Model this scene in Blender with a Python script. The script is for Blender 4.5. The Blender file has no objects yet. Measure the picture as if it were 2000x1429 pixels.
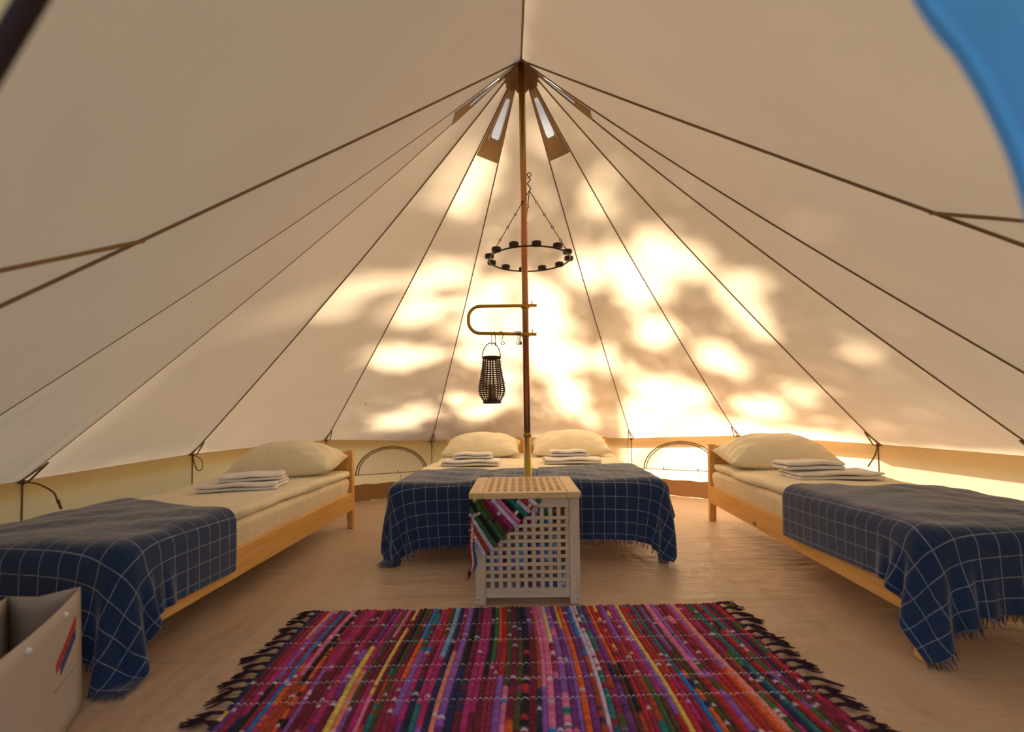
import bpy, bmesh, math, random
import numpy as np
from mathutils import Vector, Matrix

random.seed(7); RNG = np.random.default_rng(7)
D2R = math.pi / 180.0
scene = bpy.context.scene
COL = scene.collection

# ------------------------------------------------------------------ camera
cam_data = bpy.data.cameras.new('camera')
cam = bpy.data.objects.new('camera', cam_data); COL.objects.link(cam)
cam.location = (0, 0, .88)
cam.rotation_euler = (90 * D2R, .9 * D2R, 0)
cam_data.sensor_width = 36.0
cam_data.lens = 930 / 2000 * 36
cam_data.shift_y = (797 - 714.5) / 2000
cam_data.clip_start = .02
cam_data.dof.use_dof = True
cam_data.dof.focus_distance = 2.9
cam_data.dof.aperture_fstop = 2.0
scene.camera = cam

# ------------------------------------------------------------------ sky, sun, exposure
SUN_AZ, SUN_ALT = 27 * D2R, 29 * D2R           # azimuth to the right of the tent's back
SUN_DIR = Vector((math.sin(SUN_AZ) * math.cos(SUN_ALT), math.cos(SUN_AZ) * math.cos(SUN_ALT), math.sin(SUN_ALT)))
world = bpy.data.worlds.new('sky'); scene.world = world
world.use_nodes = True
wn = world.node_tree; wn.nodes.clear()
wo = wn.nodes.new('ShaderNodeOutputWorld'); wb = wn.nodes.new('ShaderNodeBackground')
ws = wn.nodes.new('ShaderNodeTexSky'); ws.sky_type = 'NISHITA'; ws.sun_disc = False
ws.sun_elevation = SUN_ALT; ws.sun_rotation = SUN_AZ; ws.air_density = 1.0; ws.dust_density = 3.5; ws.ozone_density = 1.0
wn.links.new(ws.outputs[0], wb.inputs[0]); wn.links.new(wb.outputs[0], wo.inputs[0])
wb.inputs[1].default_value = .335
sl = bpy.data.lights.new('sun', 'SUN'); sl.energy = 26.0; sl.angle = 2.2 * D2R; sl.color = (1.0, .965, .90)
so = bpy.data.objects.new('sun', sl); COL.objects.link(so)
so.rotation_euler = (-SUN_DIR).to_track_quat('-Z', 'Y').to_euler(); so.location = (4, 9, 8)
vs = scene.view_settings
vs.view_transform = 'Standard'; vs.look = 'None'; vs.gamma = 1.0; vs.use_curve_mapping = False
vs.exposure = 0.44
scene.cycles.use_denoising = True
scene.cycles.max_bounces = 10; scene.cycles.diffuse_bounces = 6; scene.cycles.transmission_bounces = 8
scene.cycles.sample_clamp_indirect = 8.0

# ------------------------------------------------------------------ materials
MATS = {}
def new_mat(name):
    m = bpy.data.materials.new(name); m.use_nodes = True
    nt = m.node_tree; nt.nodes.clear()
    out = nt.nodes.new('ShaderNodeOutputMaterial')
    MATS[name] = m
    return m, nt, out

def N(nt, typ, **kw):
    n = nt.nodes.new(typ)
    for k, v in kw.items(): setattr(n, k, v)
    return n

def coord(nt, kind='Object', scale=(1, 1, 1)):
    tc = N(nt, 'ShaderNodeTexCoord'); mp = N(nt, 'ShaderNodeMapping')
    mp.inputs['Scale'].default_value = scale
    nt.links.new(tc.outputs[kind], mp.inputs[0]); return mp.outputs[0]

def noise(nt, vec, scale, detail=4, rough=.55):
    n = N(nt, 'ShaderNodeTexNoise'); n.inputs['Scale'].default_value = scale
    n.inputs['Detail'].default_value = detail; n.inputs['Roughness'].default_value = rough
    nt.links.new(vec, n.inputs['Vector']); return n.outputs['Fac']

def ramp(nt, fac, stops):
    r = N(nt, 'ShaderNodeValToRGB'); e = r.color_ramp.elements
    while len(e) < len(stops): e.new(.5)
    for el, (p, c) in zip(e, stops): el.position = p; el.color = (*c, 1) if len(c) == 3 else c
    nt.links.new(fac, r.inputs[0]); return r.outputs[0]

def bump(nt, h, strength, dist=.01):
    b = N(nt, 'ShaderNodeBump'); b.inputs['Strength'].default_value = strength; b.inputs['Distance'].default_value = dist
    nt.links.new(h, b.inputs['Height']); return b.outputs[0]

def pbsdf(nt, out, color=None, rough=.6, metal=0, spec=.5, normal=None, sheen=0):
    p = N(nt, 'ShaderNodeBsdfPrincipled')
    if isinstance(color, tuple): p.inputs['Base Color'].default_value = (*color, 1)
    elif color is not None: nt.links.new(color, p.inputs['Base Color'])
    p.inputs['Roughness'].default_value = rough; p.inputs['Metallic'].default_value = metal
    p.inputs['Specular IOR Level'].default_value = spec
    if sheen: p.inputs['Sheen Weight'].default_value = sheen; p.inputs['Sheen Roughness'].default_value = .4
    if normal is not None: nt.links.new(normal, p.inputs['Normal'])
    nt.links.new(p.outputs[0], out.inputs[0]); return p

def canvas(name, refl, trans, mix, stain=.0, weave=1.0):
    """thin cotton cloth: part of the light is scattered back, part scattered through"""
    m, nt, out = new_mat(name)
    v = coord(nt)
    n1 = noise(nt, v, 1.3, 5); n2 = noise(nt, v, 240, 2)
    vo = N(nt, 'ShaderNodeTexVoronoi'); vo.inputs['Scale'].default_value = 1.6
    nt.links.new(v, vo.inputs['Vector'])
    spot = N(nt, 'ShaderNodeMath', operation='LESS_THAN'); spot.inputs[1].default_value = .022
    nt.links.new(vo.outputs['Distance'], spot.inputs[0])
    def tint(c):
        a = tuple(x * .93 for x in c)
        col = ramp(nt, n1, [(.3, a), (.7, c)])
        mx = N(nt, 'ShaderNodeMix', data_type='RGBA'); mx.inputs['B'].default_value = (c[0] * .35, c[1] * .28, c[2] * .22, 1)
        sc = N(nt, 'ShaderNodeMath', operation='MULTIPLY'); sc.inputs[1].default_value = stain
        nt.links.new(spot.outputs[0], sc.inputs[0]); nt.links.new(sc.outputs[0], mx.inputs['Factor'])
        nt.links.new(col, mx.inputs['A']); return mx.outputs['Result']
    nb = bump(nt, n2, .12 * weave, .002)
    d = N(nt, 'ShaderNodeBsdfDiffuse'); t = N(nt, 'ShaderNodeBsdfTranslucent'); ms = N(nt, 'ShaderNodeMixShader')
    nt.links.new(tint(refl), d.inputs['Color']); nt.links.new(tint(trans), t.inputs['Color'])
    nt.links.new(nb, d.inputs['Normal'])
    ms.inputs[0].default_value = mix
    nt.links.new(d.outputs[0], ms.inputs[1]); nt.links.new(t.outputs[0], ms.inputs[2]); nt.links.new(ms.outputs[0], out.inputs[0])
    return m

canvas('canvas_roof', (.67, .455, .240), (.730, .530, .325), .35, stain=.8)
canvas('canvas_wall', (.62, .42, .225), (.74, .53, .32), .29)
canvas('canvas_flap', (.58, .42, .27), (.74, .55, .36), .25)
canvas('canvas_double', (.42, .28, .16), (.40, .25, .12), .25)
canvas('canvas_cap', (.30, .19, .10), (.25, .14, .07), .15)
canvas('vent_mesh', (.55, .54, .53), (.60, .58, .56), .36)
canvas('sky_tinted_fabric', (.16, .42, .78), (.16, .42, .80), .35)  # pale cloth, with the blue of the sky light put into its colour
canvas('band_brown', (.36, .21, .11), (.40, .22, .10), .10)
m, nt, out = new_mat('seam_tape'); pbsdf(nt, out, (.26, .15, .075), .85, spec=.2)
m, nt, out = new_mat('strap_brown'); pbsdf(nt, out, (.16, .075, .03), .8, spec=.3)

def floor_mat():
    m, nt, out = new_mat('floor_vinyl')
    v = coord(nt); a = noise(nt, v, .8, 5)
    col = ramp(nt, a, [(.3, (.47, .355, .265)), (.7, (.56, .42, .31))])
    w1 = noise(nt, coord(nt, scale=(1.2, 3.4, 1)), 1.5, 3, .5)
    w2 = noise(nt, coord(nt, scale=(4.5, 1.4, 1)), 1.4, 3, .5)
    w3 = noise(nt, v, 90, 2)
    ad = N(nt, 'ShaderNodeMath', operation='ADD'); nt.links.new(w1, ad.inputs[0]); nt.links.new(w2, ad.inputs[1])
    w4 = noise(nt, coord(nt, scale=(.8, 2.6, 1)), 6.5, 4, .55)
    a4 = N(nt, 'ShaderNodeMath', operation='MULTIPLY_ADD'); a4.inputs[1].default_value = .60
    nt.links.new(w4, a4.inputs[0]); nt.links.new(ad.outputs[0], a4.inputs[2]); ad = a4
    mu = N(nt, 'ShaderNodeMath', operation='MULTIPLY_ADD'); mu.inputs[1].default_value = .05
    nt.links.new(w3, mu.inputs[0]); nt.links.new(ad.outputs[0], mu.inputs[2])
    pbsdf(nt, out, col, .42, spec=.4, normal=bump(nt, mu.outputs[0], .8, .03))
floor_mat()

def wood_mat(name, axis, c1, c2, knot=True):
    m, nt, out = new_mat(name)
    sc = [14, 14, 14]; sc[axis] = 1.1
    v = coord(nt, scale=tuple(sc)); n1 = noise(nt, v, 2.0, 6, .6)
    col = ramp(nt, n1, [(.32, c1), (.5, c2), (.68, c1)])
    if knot:
        k = [7, 7, 7]; k[axis] = 3.2
        vo = N(nt, 'ShaderNodeTexVoronoi'); vo.inputs['Scale'].default_value = 1.0
        nt.links.new(coord(nt, scale=tuple(k)), vo.inputs['Vector'])
        f = ramp(nt, vo.outputs['Distance'], [(.05, (1, 1, 1)), (.13, (0, 0, 0))])
        mx = N(nt, 'ShaderNodeMix', data_type='RGBA'); mx.inputs['B'].default_value = (.20, .07, .02, 1)
        nt.links.new(f, mx.inputs['Factor']); nt.links.new(col, mx.inputs['A']); col = mx.outputs['Result']
    pbsdf(nt, out, col, .5, spec=.35, normal=bump(nt, n1, .08, .004))
for ax, s in enumerate('xyz'):
    wood_mat('pine_' + s, ax, (.64, .33, .09), (.78, .45, .14))
    wood_mat('acacia_' + s, ax, (.49, .36, .25), (.62, .475, .34), knot=False)
for ax, s in enumerate('xyz'):
    wood_mat('lid_' + s, ax, (.60, .40, .20), (.70, .49, .27), knot=False)

def cloth_mat(name, col, rough=.85, sheen=.2, bscale=300, bstr=.15, folds=.6):
    m, nt, out = new_mat(name)
    v = coord(nt); n1 = noise(nt, v, bscale, 2); n2 = noise(nt, v, 6, 4)
    c = ramp(nt, n2, [(.3, tuple(x * .93 for x in col)), (.7, col)])
    fold = noise(nt, coord(nt, scale=(1.0, 1.9, 1.0)), 5.5, 5, .6)
    b1 = N(nt, 'ShaderNodeBump'); b1.inputs['Strength'].default_value = folds; b1.inputs['Distance'].default_value = .03
    nt.links.new(fold, b1.inputs['Height'])
    b2 = N(nt, 'ShaderNodeBump'); b2.inputs['Strength'].default_value = bstr; b2.inputs['Distance'].default_value = .002
    nt.links.new(n1, b2.inputs['Height']); nt.links.new(b1.outputs[0], b2.inputs['Normal'])
    pbsdf(nt, out, c, rough, spec=.2, sheen=sheen, normal=b2.outputs[0])
cloth_mat('sheet_cream', (.80, .69, .49))
cloth_mat('duvet_cream', (.84, .76, .58))
cloth_mat('pillow_cream', (.82, .75, .58))
cloth_mat('towel_white', (.82, .80, .80), bscale=420, bstr=.6, folds=.3)

def plaid_mat():
    m, nt, out = new_mat('plaid_blue')
    uv = N(nt, 'ShaderNodeUVMap'); uv.uv_map = 'UVMap'
    sx = N(nt, 'ShaderNodeSeparateXYZ'); nt.links.new(uv.outputs[0], sx.inputs[0])
    nz = noise(nt, uv.outputs[0], 60, 3)
    def line(o):
        a = N(nt, 'ShaderNodeMath', operation='DIVIDE'); a.inputs[1].default_value = .064; nt.links.new(o, a.inputs[0])
        f = N(nt, 'ShaderNodeMath', operation='FRACT'); nt.links.new(a.outputs[0], f.inputs[0])
        s = N(nt, 'ShaderNodeMath', operation='SUBTRACT'); s.inputs[1].default_value = .5; nt.links.new(f.outputs[0], s.inputs[0])
        ab = N(nt, 'ShaderNodeMath', operation='ABSOLUTE'); nt.links.new(s.outputs[0], ab.inputs[0])
        mr = N(nt, 'ShaderNodeMapRange'); mr.inputs['From Min'].default_value = .010; mr.inputs['From Max'].default_value = .030
        mr.inputs['To Min'].default_value = 1; mr.inputs['To Max'].default_value = 0
        nt.links.new(ab.outputs[0], mr.inputs['Value']); return mr.outputs[0]
    mx = N(nt, 'ShaderNodeMath', operation='MAXIMUM')
    nt.links.new(line(sx.outputs[0]), mx.inputs[0]); nt.links.new(line(sx.outputs[1]), mx.inputs[1])
    ml = N(nt, 'ShaderNodeMath', operation='MULTIPLY'); nt.links.new(mx.outputs[0], ml.inputs[0])
    rr = ramp(nt, nz, [(.25, (.45, .45, .45)), (.6, (1, 1, 1))]); nt.links.new(rr, ml.inputs[1])
    th = noise(nt, coord(nt, 'UV', (700, 30, 1)), 1, 2); base = ramp(nt, th, [(.3, (.014, .030, .088)), (.7, (.027, .054, .140))])
    cm = N(nt, 'ShaderNodeMix', data_type='RGBA'); cm.inputs['B'].default_value = (.30, .33, .42, 1)
    nt.links.new(ml.outputs[0], cm.inputs['Factor']); nt.links.new(base, cm.inputs['A'])
    fine = noise(nt, coord(nt, 'UV', (1, 1, 1)), 650, 2)
    pbsdf(nt, out, cm.outputs['Result'], .9, spec=.15, sheen=.5, normal=bump(nt, fine, .35, .002))
plaid_mat()
m, nt, out = new_mat('fringe_blue'); pbsdf(nt, out, (.022, .050, .150), .9, spec=.1)

def rag_mat():
    m, nt, out = new_mat('rag_cotton')
    at = N(nt, 'ShaderNodeAttribute'); at.attribute_name = 'Col'
    n1 = noise(nt, coord(nt), 260, 3)
    pbsdf(nt, out, at.outputs['Color'], .85, spec=.2, sheen=.15, normal=bump(nt, n1, .35, .003))
rag_mat()
m, nt, out = new_mat('warp_white'); pbsdf(nt, out, (.72, .62, .66), .8, spec=.2)
m, nt, out = new_mat('fringe_dark'); pbsdf(nt, out, (.045, .022, .032), .9, spec=.1)
m, nt, out = new_mat('iron_black'); pbsdf(nt, out, (.035, .022, .020), .5, metal=.6)
m, nt, out = new_mat('cup_wood'); pbsdf(nt, out, (.055, .026, .020), .5, spec=.4)
m, nt, out = new_mat('wax'); pbsdf(nt, out, (.75, .62, .30), .5)
m, nt, out = new_mat('wicker_brown'); pbsdf(nt, out, (.075, .036, .024), .6, spec=.35)
m, nt, out = new_mat('steel_hook'); pbsdf(nt, out, (.16, .12, .09), .45, metal=.3)
m, nt, out = new_mat('screw_steel'); pbsdf(nt, out, (.60, .62, .66), .3, metal=1)
m, nt, out = new_mat('hole_dark'); pbsdf(nt, out, (.02, .012, .008), .9)
m, nt, out = new_mat('frame_dark'); pbsdf(nt, out, (.030, .012, .012), .8, spec=.1)
m, nt, out = new_mat('bag_paper'); pbsdf(nt, out, (.46, .41, .38), .6, spec=.3, normal=bump(nt, noise(nt, coord(nt), 7, 4), .15, .02))
m, nt, out = new_mat('bag_cord'); pbsdf(nt, out, (.80, .77, .74), .8)
m, nt, out = new_mat('print_red'); pbsdf(nt, out, (.50, .045, .035), .6)
m, nt, out = new_mat('print_blue'); pbsdf(nt, out, (.035, .07, .30), .6)
m, nt, out = new_mat('print_grey'); pbsdf(nt, out, (.34, .30, .28), .6)
m, nt, out = new_mat('leaf_green')
d = N(nt, 'ShaderNodeBsdfDiffuse'); d.inputs[0].default_value = (.05, .10, .02, 1); nt.links.new(d.outputs[0], out.inputs[0])
m, nt, out = new_mat('bark'); pbsdf(nt, out, (.10, .065, .04), .9)
m, nt, out = new_mat('grass'); pbsdf(nt, out, ramp(nt, noise(nt, coord(nt), 8, 5), [(.3, (.05, .09, .025)), (.7, (.11, .15, .05))]), .95)
m, nt, out = new_mat('brass_tube')
col = ramp(nt, noise(nt, coord(nt), 9, 3), [(.3, (.46, .25, .035)), (.7, (.56, .36, .07))])
pbsdf(nt, out, col, .28, metal=1)
m, nt, out = new_mat('pole_zinc')
tc = N(nt, 'ShaderNodeTexCoord'); sp = N(nt, 'ShaderNodeSeparateXYZ'); nt.links.new(tc.outputs['Object'], sp.inputs[0])
mr = N(nt, 'ShaderNodeMapRange'); mr.inputs['From Min'].default_value = 0; mr.inputs['From Max'].default_value = 2.85
nz = noise(nt, coord(nt, scale=(14, 14, 2.0)), 1.5, 3)
ad = N(nt, 'ShaderNodeMath', operation='MULTIPLY_ADD'); ad.inputs[1].default_value = .35
nt.links.new(nz, ad.inputs[0]); nt.links.new(sp.outputs[2], ad.inputs[2]); nt.links.new(ad.outputs[0], mr.inputs['Value'])
col = ramp(nt, mr.outputs[0], [(.0, (.55, .42, .09)), (.26, (.52, .40, .08)), (.34, (.42, .25, .19)), (.50, (.55, .25, .15)), (.76, (.60, .27, .12)), (.95, (.60, .38, .08))])
pbsdf(nt, out, col, .30, metal=.8)

# ------------------------------------------------------------------ mesh helpers
def link(name, me, mat=None, parent=None, smooth=False):
    o = bpy.data.objects.new(name, me); COL.objects.link(o)
    if mat: me.materials.clear(); me.materials.append(MATS[mat])
    if parent is not None: o.parent = parent
    if smooth: me.polygons.foreach_set('use_smooth', [True] * len(me.polygons))
    return o

def mesh(name, vs_, fs, mat=None, parent=None, smooth=False):
    me = bpy.data.meshes.new(name); me.from_pydata([tuple(v) for v in vs_], [], fs); me.update()
    return link(name, me, mat, parent, smooth)

def tag(o, label, cat=None, group=None, kind=None):
    o['label'] = label
    if cat: o['category'] = cat
    if group: o['group'] = group
    if kind: o['kind'] = kind
    return o

def empty(name, loc=(0, 0, 0), rz=0, label=None, cat=None, group=None, kind=None):
    o = bpy.data.objects.new(name, None); COL.objects.link(o)
    o.location = loc; o.rotation_euler = (0, 0, rz); o.empty_display_size = .1
    if label: tag(o, label, cat, group, kind)
    return o

def box(name, lo, hi, mat, parent=None, bev=.003, seg=2):
    bm = bmesh.new()
    c = [(a + b) / 2 for a, b in zip(lo, hi)]; s = [b - a for a, b in zip(lo, hi)]
    bmesh.ops.create_cube(bm, size=1, matrix=Matrix.Translation(c) @ Matrix.Diagonal((*s, 1)))
    if bev: bmesh.ops.bevel(bm, geom=list(bm.edges), offset=min(bev, min(s) * .4), segments=seg, affect='EDGES', profile=.5)
    me = bpy.data.meshes.new(name); bm.to_mesh(me); bm.free()
    return link(name, me, mat, parent)

def sweep(pts, rad, n=8, flat=1.0, up=(0, 0, 1), cyclic=False):
    """tube along a polyline; rad is a number or a list"""
    P = [Vector(p) for p in pts]; V = []; Fc = []
    L = len(P); upv = Vector(up); prev = None
    for i, p in enumerate(P):
        if cyclic: t = P[(i + 1) % L] - P[i - 1]
        else: t = P[min(i + 1, L - 1)] - P[max(i - 1, 0)]
        if t.length < 1e-9: t = Vector((0, 0, 1))
        t.normalize()
        if prev is None:
            a = upv.cross(t)
            if a.length < 1e-3: a = Vector((1, 0, 0)).cross(t)
            if a.length < 1e-3: a = Vector((0, 1, 0)).cross(t)
        else:
            a = prev - t * prev.dot(t)
        a.normalize(); prev = a.copy(); b = t.cross(a)
        r = rad[i] if isinstance(rad, (list, tuple)) else rad
        for k in range(n):
            an = 2 * math.pi * k / n
            V.append(p + a * (r * math.cos(an)) + b * (r * flat * math.sin(an)))
    for i in range(L if cyclic else L - 1):
        j = (i + 1) % L
        for k in range(n):
            Fc.append((i * n + k, i * n + (k + 1) % n, j * n + (k + 1) % n, j * n + k))
    if not cyclic:
        Fc.append(tuple(range(n))[::-1]); Fc.append(tuple((L - 1) * n + k for k in range(n)))
    return V, Fc

def tube(name, pts, rad, mat, parent=None, n=8, flat=1.0, up=(0, 0, 1), cyclic=False):
    V, Fc = sweep(pts, rad, n, flat, up, cyclic)
    return mesh(name, V, Fc, mat, parent, smooth=True)

def lathe(prof, n=24, c=(0, 0, 0)):
    V = []; Fc = []
    for r, z in prof:
        for k in range(n):
            a = 2 * math.pi * k / n; V.append((c[0] + r * math.cos(a), c[1] + r * math.sin(a), c[2] + z))
    for i in range(len(prof) - 1):
        for k in range(n):
            Fc.append((i * n + k, i * n + (k + 1) % n, (i + 1) * n + (k + 1) % n, (i + 1) * n + k))
    Fc.append(tuple(range(n))[::-1]); Fc.append(tuple((len(prof) - 1) * n + k for k in range(n)))
    return V, Fc

def arc(p0, p1, n, sag):
    p0 = Vector(p0); p1 = Vector(p1); s = Vector(sag)
    return [p0.lerp(p1, t / n) + s * (4 * (t / n) * (1 - t / n)) for t in range(n + 1)]

def bez(pts, n=10):
    """Catmull-Rom through points"""
    P = [Vector(p) for p in pts]; P = [P[0] * 2 - P[1]] + P + [P[-1] * 2 - P[-2]]; o = []
    for i in range(1, len(P) - 2):
        for k in range(n):
            t = k / n
            o.append(.5 * ((2 * P[i]) + (P[i + 1] - P[i - 1]) * t + (2 * P[i - 1] - 5 * P[i] + 4 * P[i + 1] - P[i + 2]) * t * t + (3 * P[i] - P[i - 1] - 3 * P[i + 1] + P[i + 2]) * t ** 3))
    o.append(P[-2]); return o

# ------------------------------------------------------------------ the tent
CX, CY = .083, 2.66
APEX = Vector((.082, 2.66, 2.825))
PEAK = Vector((.04, .30, 1.66))                      # top of the entrance frame
NODES = [  # eave points, from the entrance round the left, the back and the right to the entrance
    ('L6', (-1.45, .48, .58)), ('L5', (-2.24, 1.61, .575)), ('L4', (-2.454, 2.377, .558)), ('L3', (-2.338, 3.471, .585)),
    ('L2', (-1.74, 4.446, .615)), ('L1', (-.855, 5.032, .550)), ('C0', (.19, 5.20, .56)), ('S1', (1.231, 4.935, .552)),
    ('S2', (2.034, 4.298, .603)), ('S3', (2.545, 3.312, .591)), ('S4', (2.59, 2.30, .60)), ('S5', (2.39, 1.63, .60)), ('S6', (1.70, .46, .58))]
NP = {k: Vector(v) for k, v in NODES}
ORDER = [k for k, _ in NODES]
SAG = {k: .05 for k in ORDER}; SAG['T'] = .0; SAG['S6'] = SAG['L6'] = .010
NP['T'] = PEAK
def seam(k, s):
    e = NP[k]; p = APEX.lerp(e, s)
    p.z -= SAG[k] * 4 * s * (1 - s) * (1.25 - .5 * s); return p
def panel_pt(a, b, u, s, wr=True):
    p = seam(a, s).lerp(seam(b, s), u)
    if wr:
        out = Vector((p.x - CX, p.y - CY, 0)); out = out.normalized() if out.length > 1e-6 else Vector((0, 0, 0))
        nrm = (out * .68 + Vector((0, 0, .73)))
        w = 0.0
        e = max(0, 1 - s)
        for side, ph in ((u, .3), (1 - u, 1.7)):
            w += .010 * math.exp(-e / .16) * math.exp(-side / .16) * math.sin(34 * side + ph + 9 * s) * min(1, side * 14)
            w += .006 * math.exp(-side / .10) * math.sin(26 * s + ph * 5) * min(1, side * 12) * s * (1 - s) * 2
        w += -.03 * 4 * u * (1 - u) * s * (1 - s) * 1.2
        p = p + nrm * w * min(1, 8 * (1 - s) + .15)
    return p

ceiling = empty('ceiling', (0, 0, 0), 0, 'cream canvas bell tent roof rising to the centre pole', 'tent roof', kind='structure')
VENTS = [('L5', 'L4'), ('L2', 'L1'), ('S1', 'S2'), ('S4', 'S5')]
S0, S1v, S2v = .052, .124, .156
def roof_panel(a, b):
    vent = (a, b) in VENTS
    ss = sorted(set([0.0, .03, S0, .10, S1v, S2v, .23] + [.26 + .74 * i / 24 for i in range(25)])); nu = 24
    V = [panel_pt(a, b, i / nu, s) for s in ss for i in range(nu + 1)]; Fc = []
    for j in range(len(ss) - 1):
        for i in range(nu):
            if vent and S0 <= ss[j] < S1v - 1e-6 and 6 <= i < 18: continue
            Fc.append((j * (nu + 1) + i, j * (nu + 1) + i + 1, (j + 1) * (nu + 1) + i + 1, (j + 1) * (nu + 1) + i))
    return mesh('roof_panel', V, Fc, 'canvas_roof', ceiling, True)
for a, b in list(zip(ORDER[:-1], ORDER[1:])) + [('T', 'L6'), ('S6', 'T')]: roof_panel(a, b)

def inward(p, d):
    v = Vector((CX - p.x, CY - p.y, 0)); v = v.normalized() if v.length > 1e-6 else Vector((0, 0, 0))
    return p + (v * .68 + Vector((0, 0, -.73))) * d
for k in ORDER + ['T']:
    if k == 'C0': rr = .003
    elif k in ('S6', 'L6', 'T'): rr = .0050
    elif k in ('L5', 'L4'): rr = .0020
    else: rr = .0042
    pts = [inward(seam(k, .02 + .98 * i / 40), rr * .6) for i in range(41)]
    tube('seam_cord', pts, rr, 'seam_tape', ceiling, 6)
# branch of the seam beside the entrance on either side
for a, s0, q in (('S6', .639, Vector((1.113, .859, 1.192))), ('L6', .6645, Vector((-.970, .754, 1.087)))):
    st = seam(a, s0)
    tube('seam_cord', [inward(st.lerp(q, i / 14), .006) for i in range(15)], .0050, 'seam_tape', ceiling, 6)
# vents: doubled canvas surround with a rounded mesh opening
def rrect(u0, u1, s0, s1, r_u, r_s, n=5):
    o = []
    for cu, cs, a0 in ((u1 - r_u, s1 - r_s, 0), (u0 + r_u, s1 - r_s, 90), (u0 + r_u, s0 + r_s, 180), (u1 - r_u, s0 + r_s, 270)):
        for k in range(n + 1):
            a = (a0 + 90 * k / n) * D2R; o.append((cu + r_u * math.cos(a), cs + r_s * math.sin(a)))
    return o
for a, b in VENTS:
    inn = rrect(.25, .75, S0 + .004, S1v - .004, .1, .010)
    outr = []
    for u, s in inn:                                  # matching points on the outer rectangle
        du, ds = (u - .5) / .25, (s - (S0 + S1v) / 2) / ((S1v - S0) / 2)
        mscale = 1 / max(abs(du), abs(ds))
        U = .5 + .485 * max(-1, min(1, du * mscale)); dd = ds * mscale
        S = (S0 + S1v) / 2 + (dd * (S2v - (S0 + S1v) / 2) if dd > 0 else dd * ((S0 + S1v) / 2 - .03))
        outr.append((U, S))
    n = len(inn)
    V = [inward(panel_pt(a, b, u, s), .008) for u, s in inn] + [inward(panel_pt(a, b, u, s), .008) for u, s in outr]
    mid = [((i_[0] + o_[0]) / 2, (i_[1] + o_[1]) / 2) for i_, o_ in zip(inn, outr)]
    V += [inward(panel_pt(a, b, u, s), .011) for u, s in mid]
    Fc = []
    for i in range(n):
        j = (i + 1) % n
        Fc += [(i, j, 2 * n + j, 2 * n + i), (2 * n + i, 2 * n + j, n + j, n + i)]
    vp = mesh('vent_surround', V, Fc, 'canvas_double', ceiling, True)
    vp['label'] = 'brown doubled canvas around a roof vent'
    V = [inward(panel_pt(a, b, u, s), .004) for u, s in rrect(.25, .75, S0, S1v, .05, .006)]
    o = mesh('vent_mesh', V, [tuple(range(len(V)))], 'vent_mesh', vp); o['label'] = 'pale mesh of a roof vent'
# cap at the top of the roof
V = []; Fc = []; ring_k = []
for a, b in list(zip(ORDER[:-1], ORDER[1:])) + [('S6', 'T'), ('T', 'L6')]:
    for i in range(6): ring_k.append((a, b, i / 6))
n = len(ring_k)
for j in range(4):
    for a, b, u in ring_k:
        e = NP[a].lerp(NP[b], u) - APEX; sc = .135 / e.length
        V.append(inward(panel_pt(a, b, u, sc * (.06 + .94 * j / 3) * (1 + (.10 * math.sin(u * math.pi) if j == 3 else 0)), False), .010 + .006 * (j == 3)))
for j in range(3):
    for k in range(n): Fc.append((j * n + k, j * n + (k + 1) % n, (j + 1) * n + (k + 1) % n, (j + 1) * n + k))
mesh('roof_cap', V, Fc, 'canvas_cap', ceiling, True)['label'] = 'dark brown reinforcing cap at the peak'
# short valance hanging outside the eave
for a, b in zip(ORDER[:-1], ORDER[1:]):
    V = []
    for k in (a, b):
        e = NP[k]; o_ = Vector((e.x - CX, e.y - CY, 0)).normalized()
        V += [e, e + o_ * .075 + Vector((0, 0, -.065))]
    mesh('valance', V, [(0, 1, 3, 2)], 'canvas_wall', ceiling)

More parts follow.
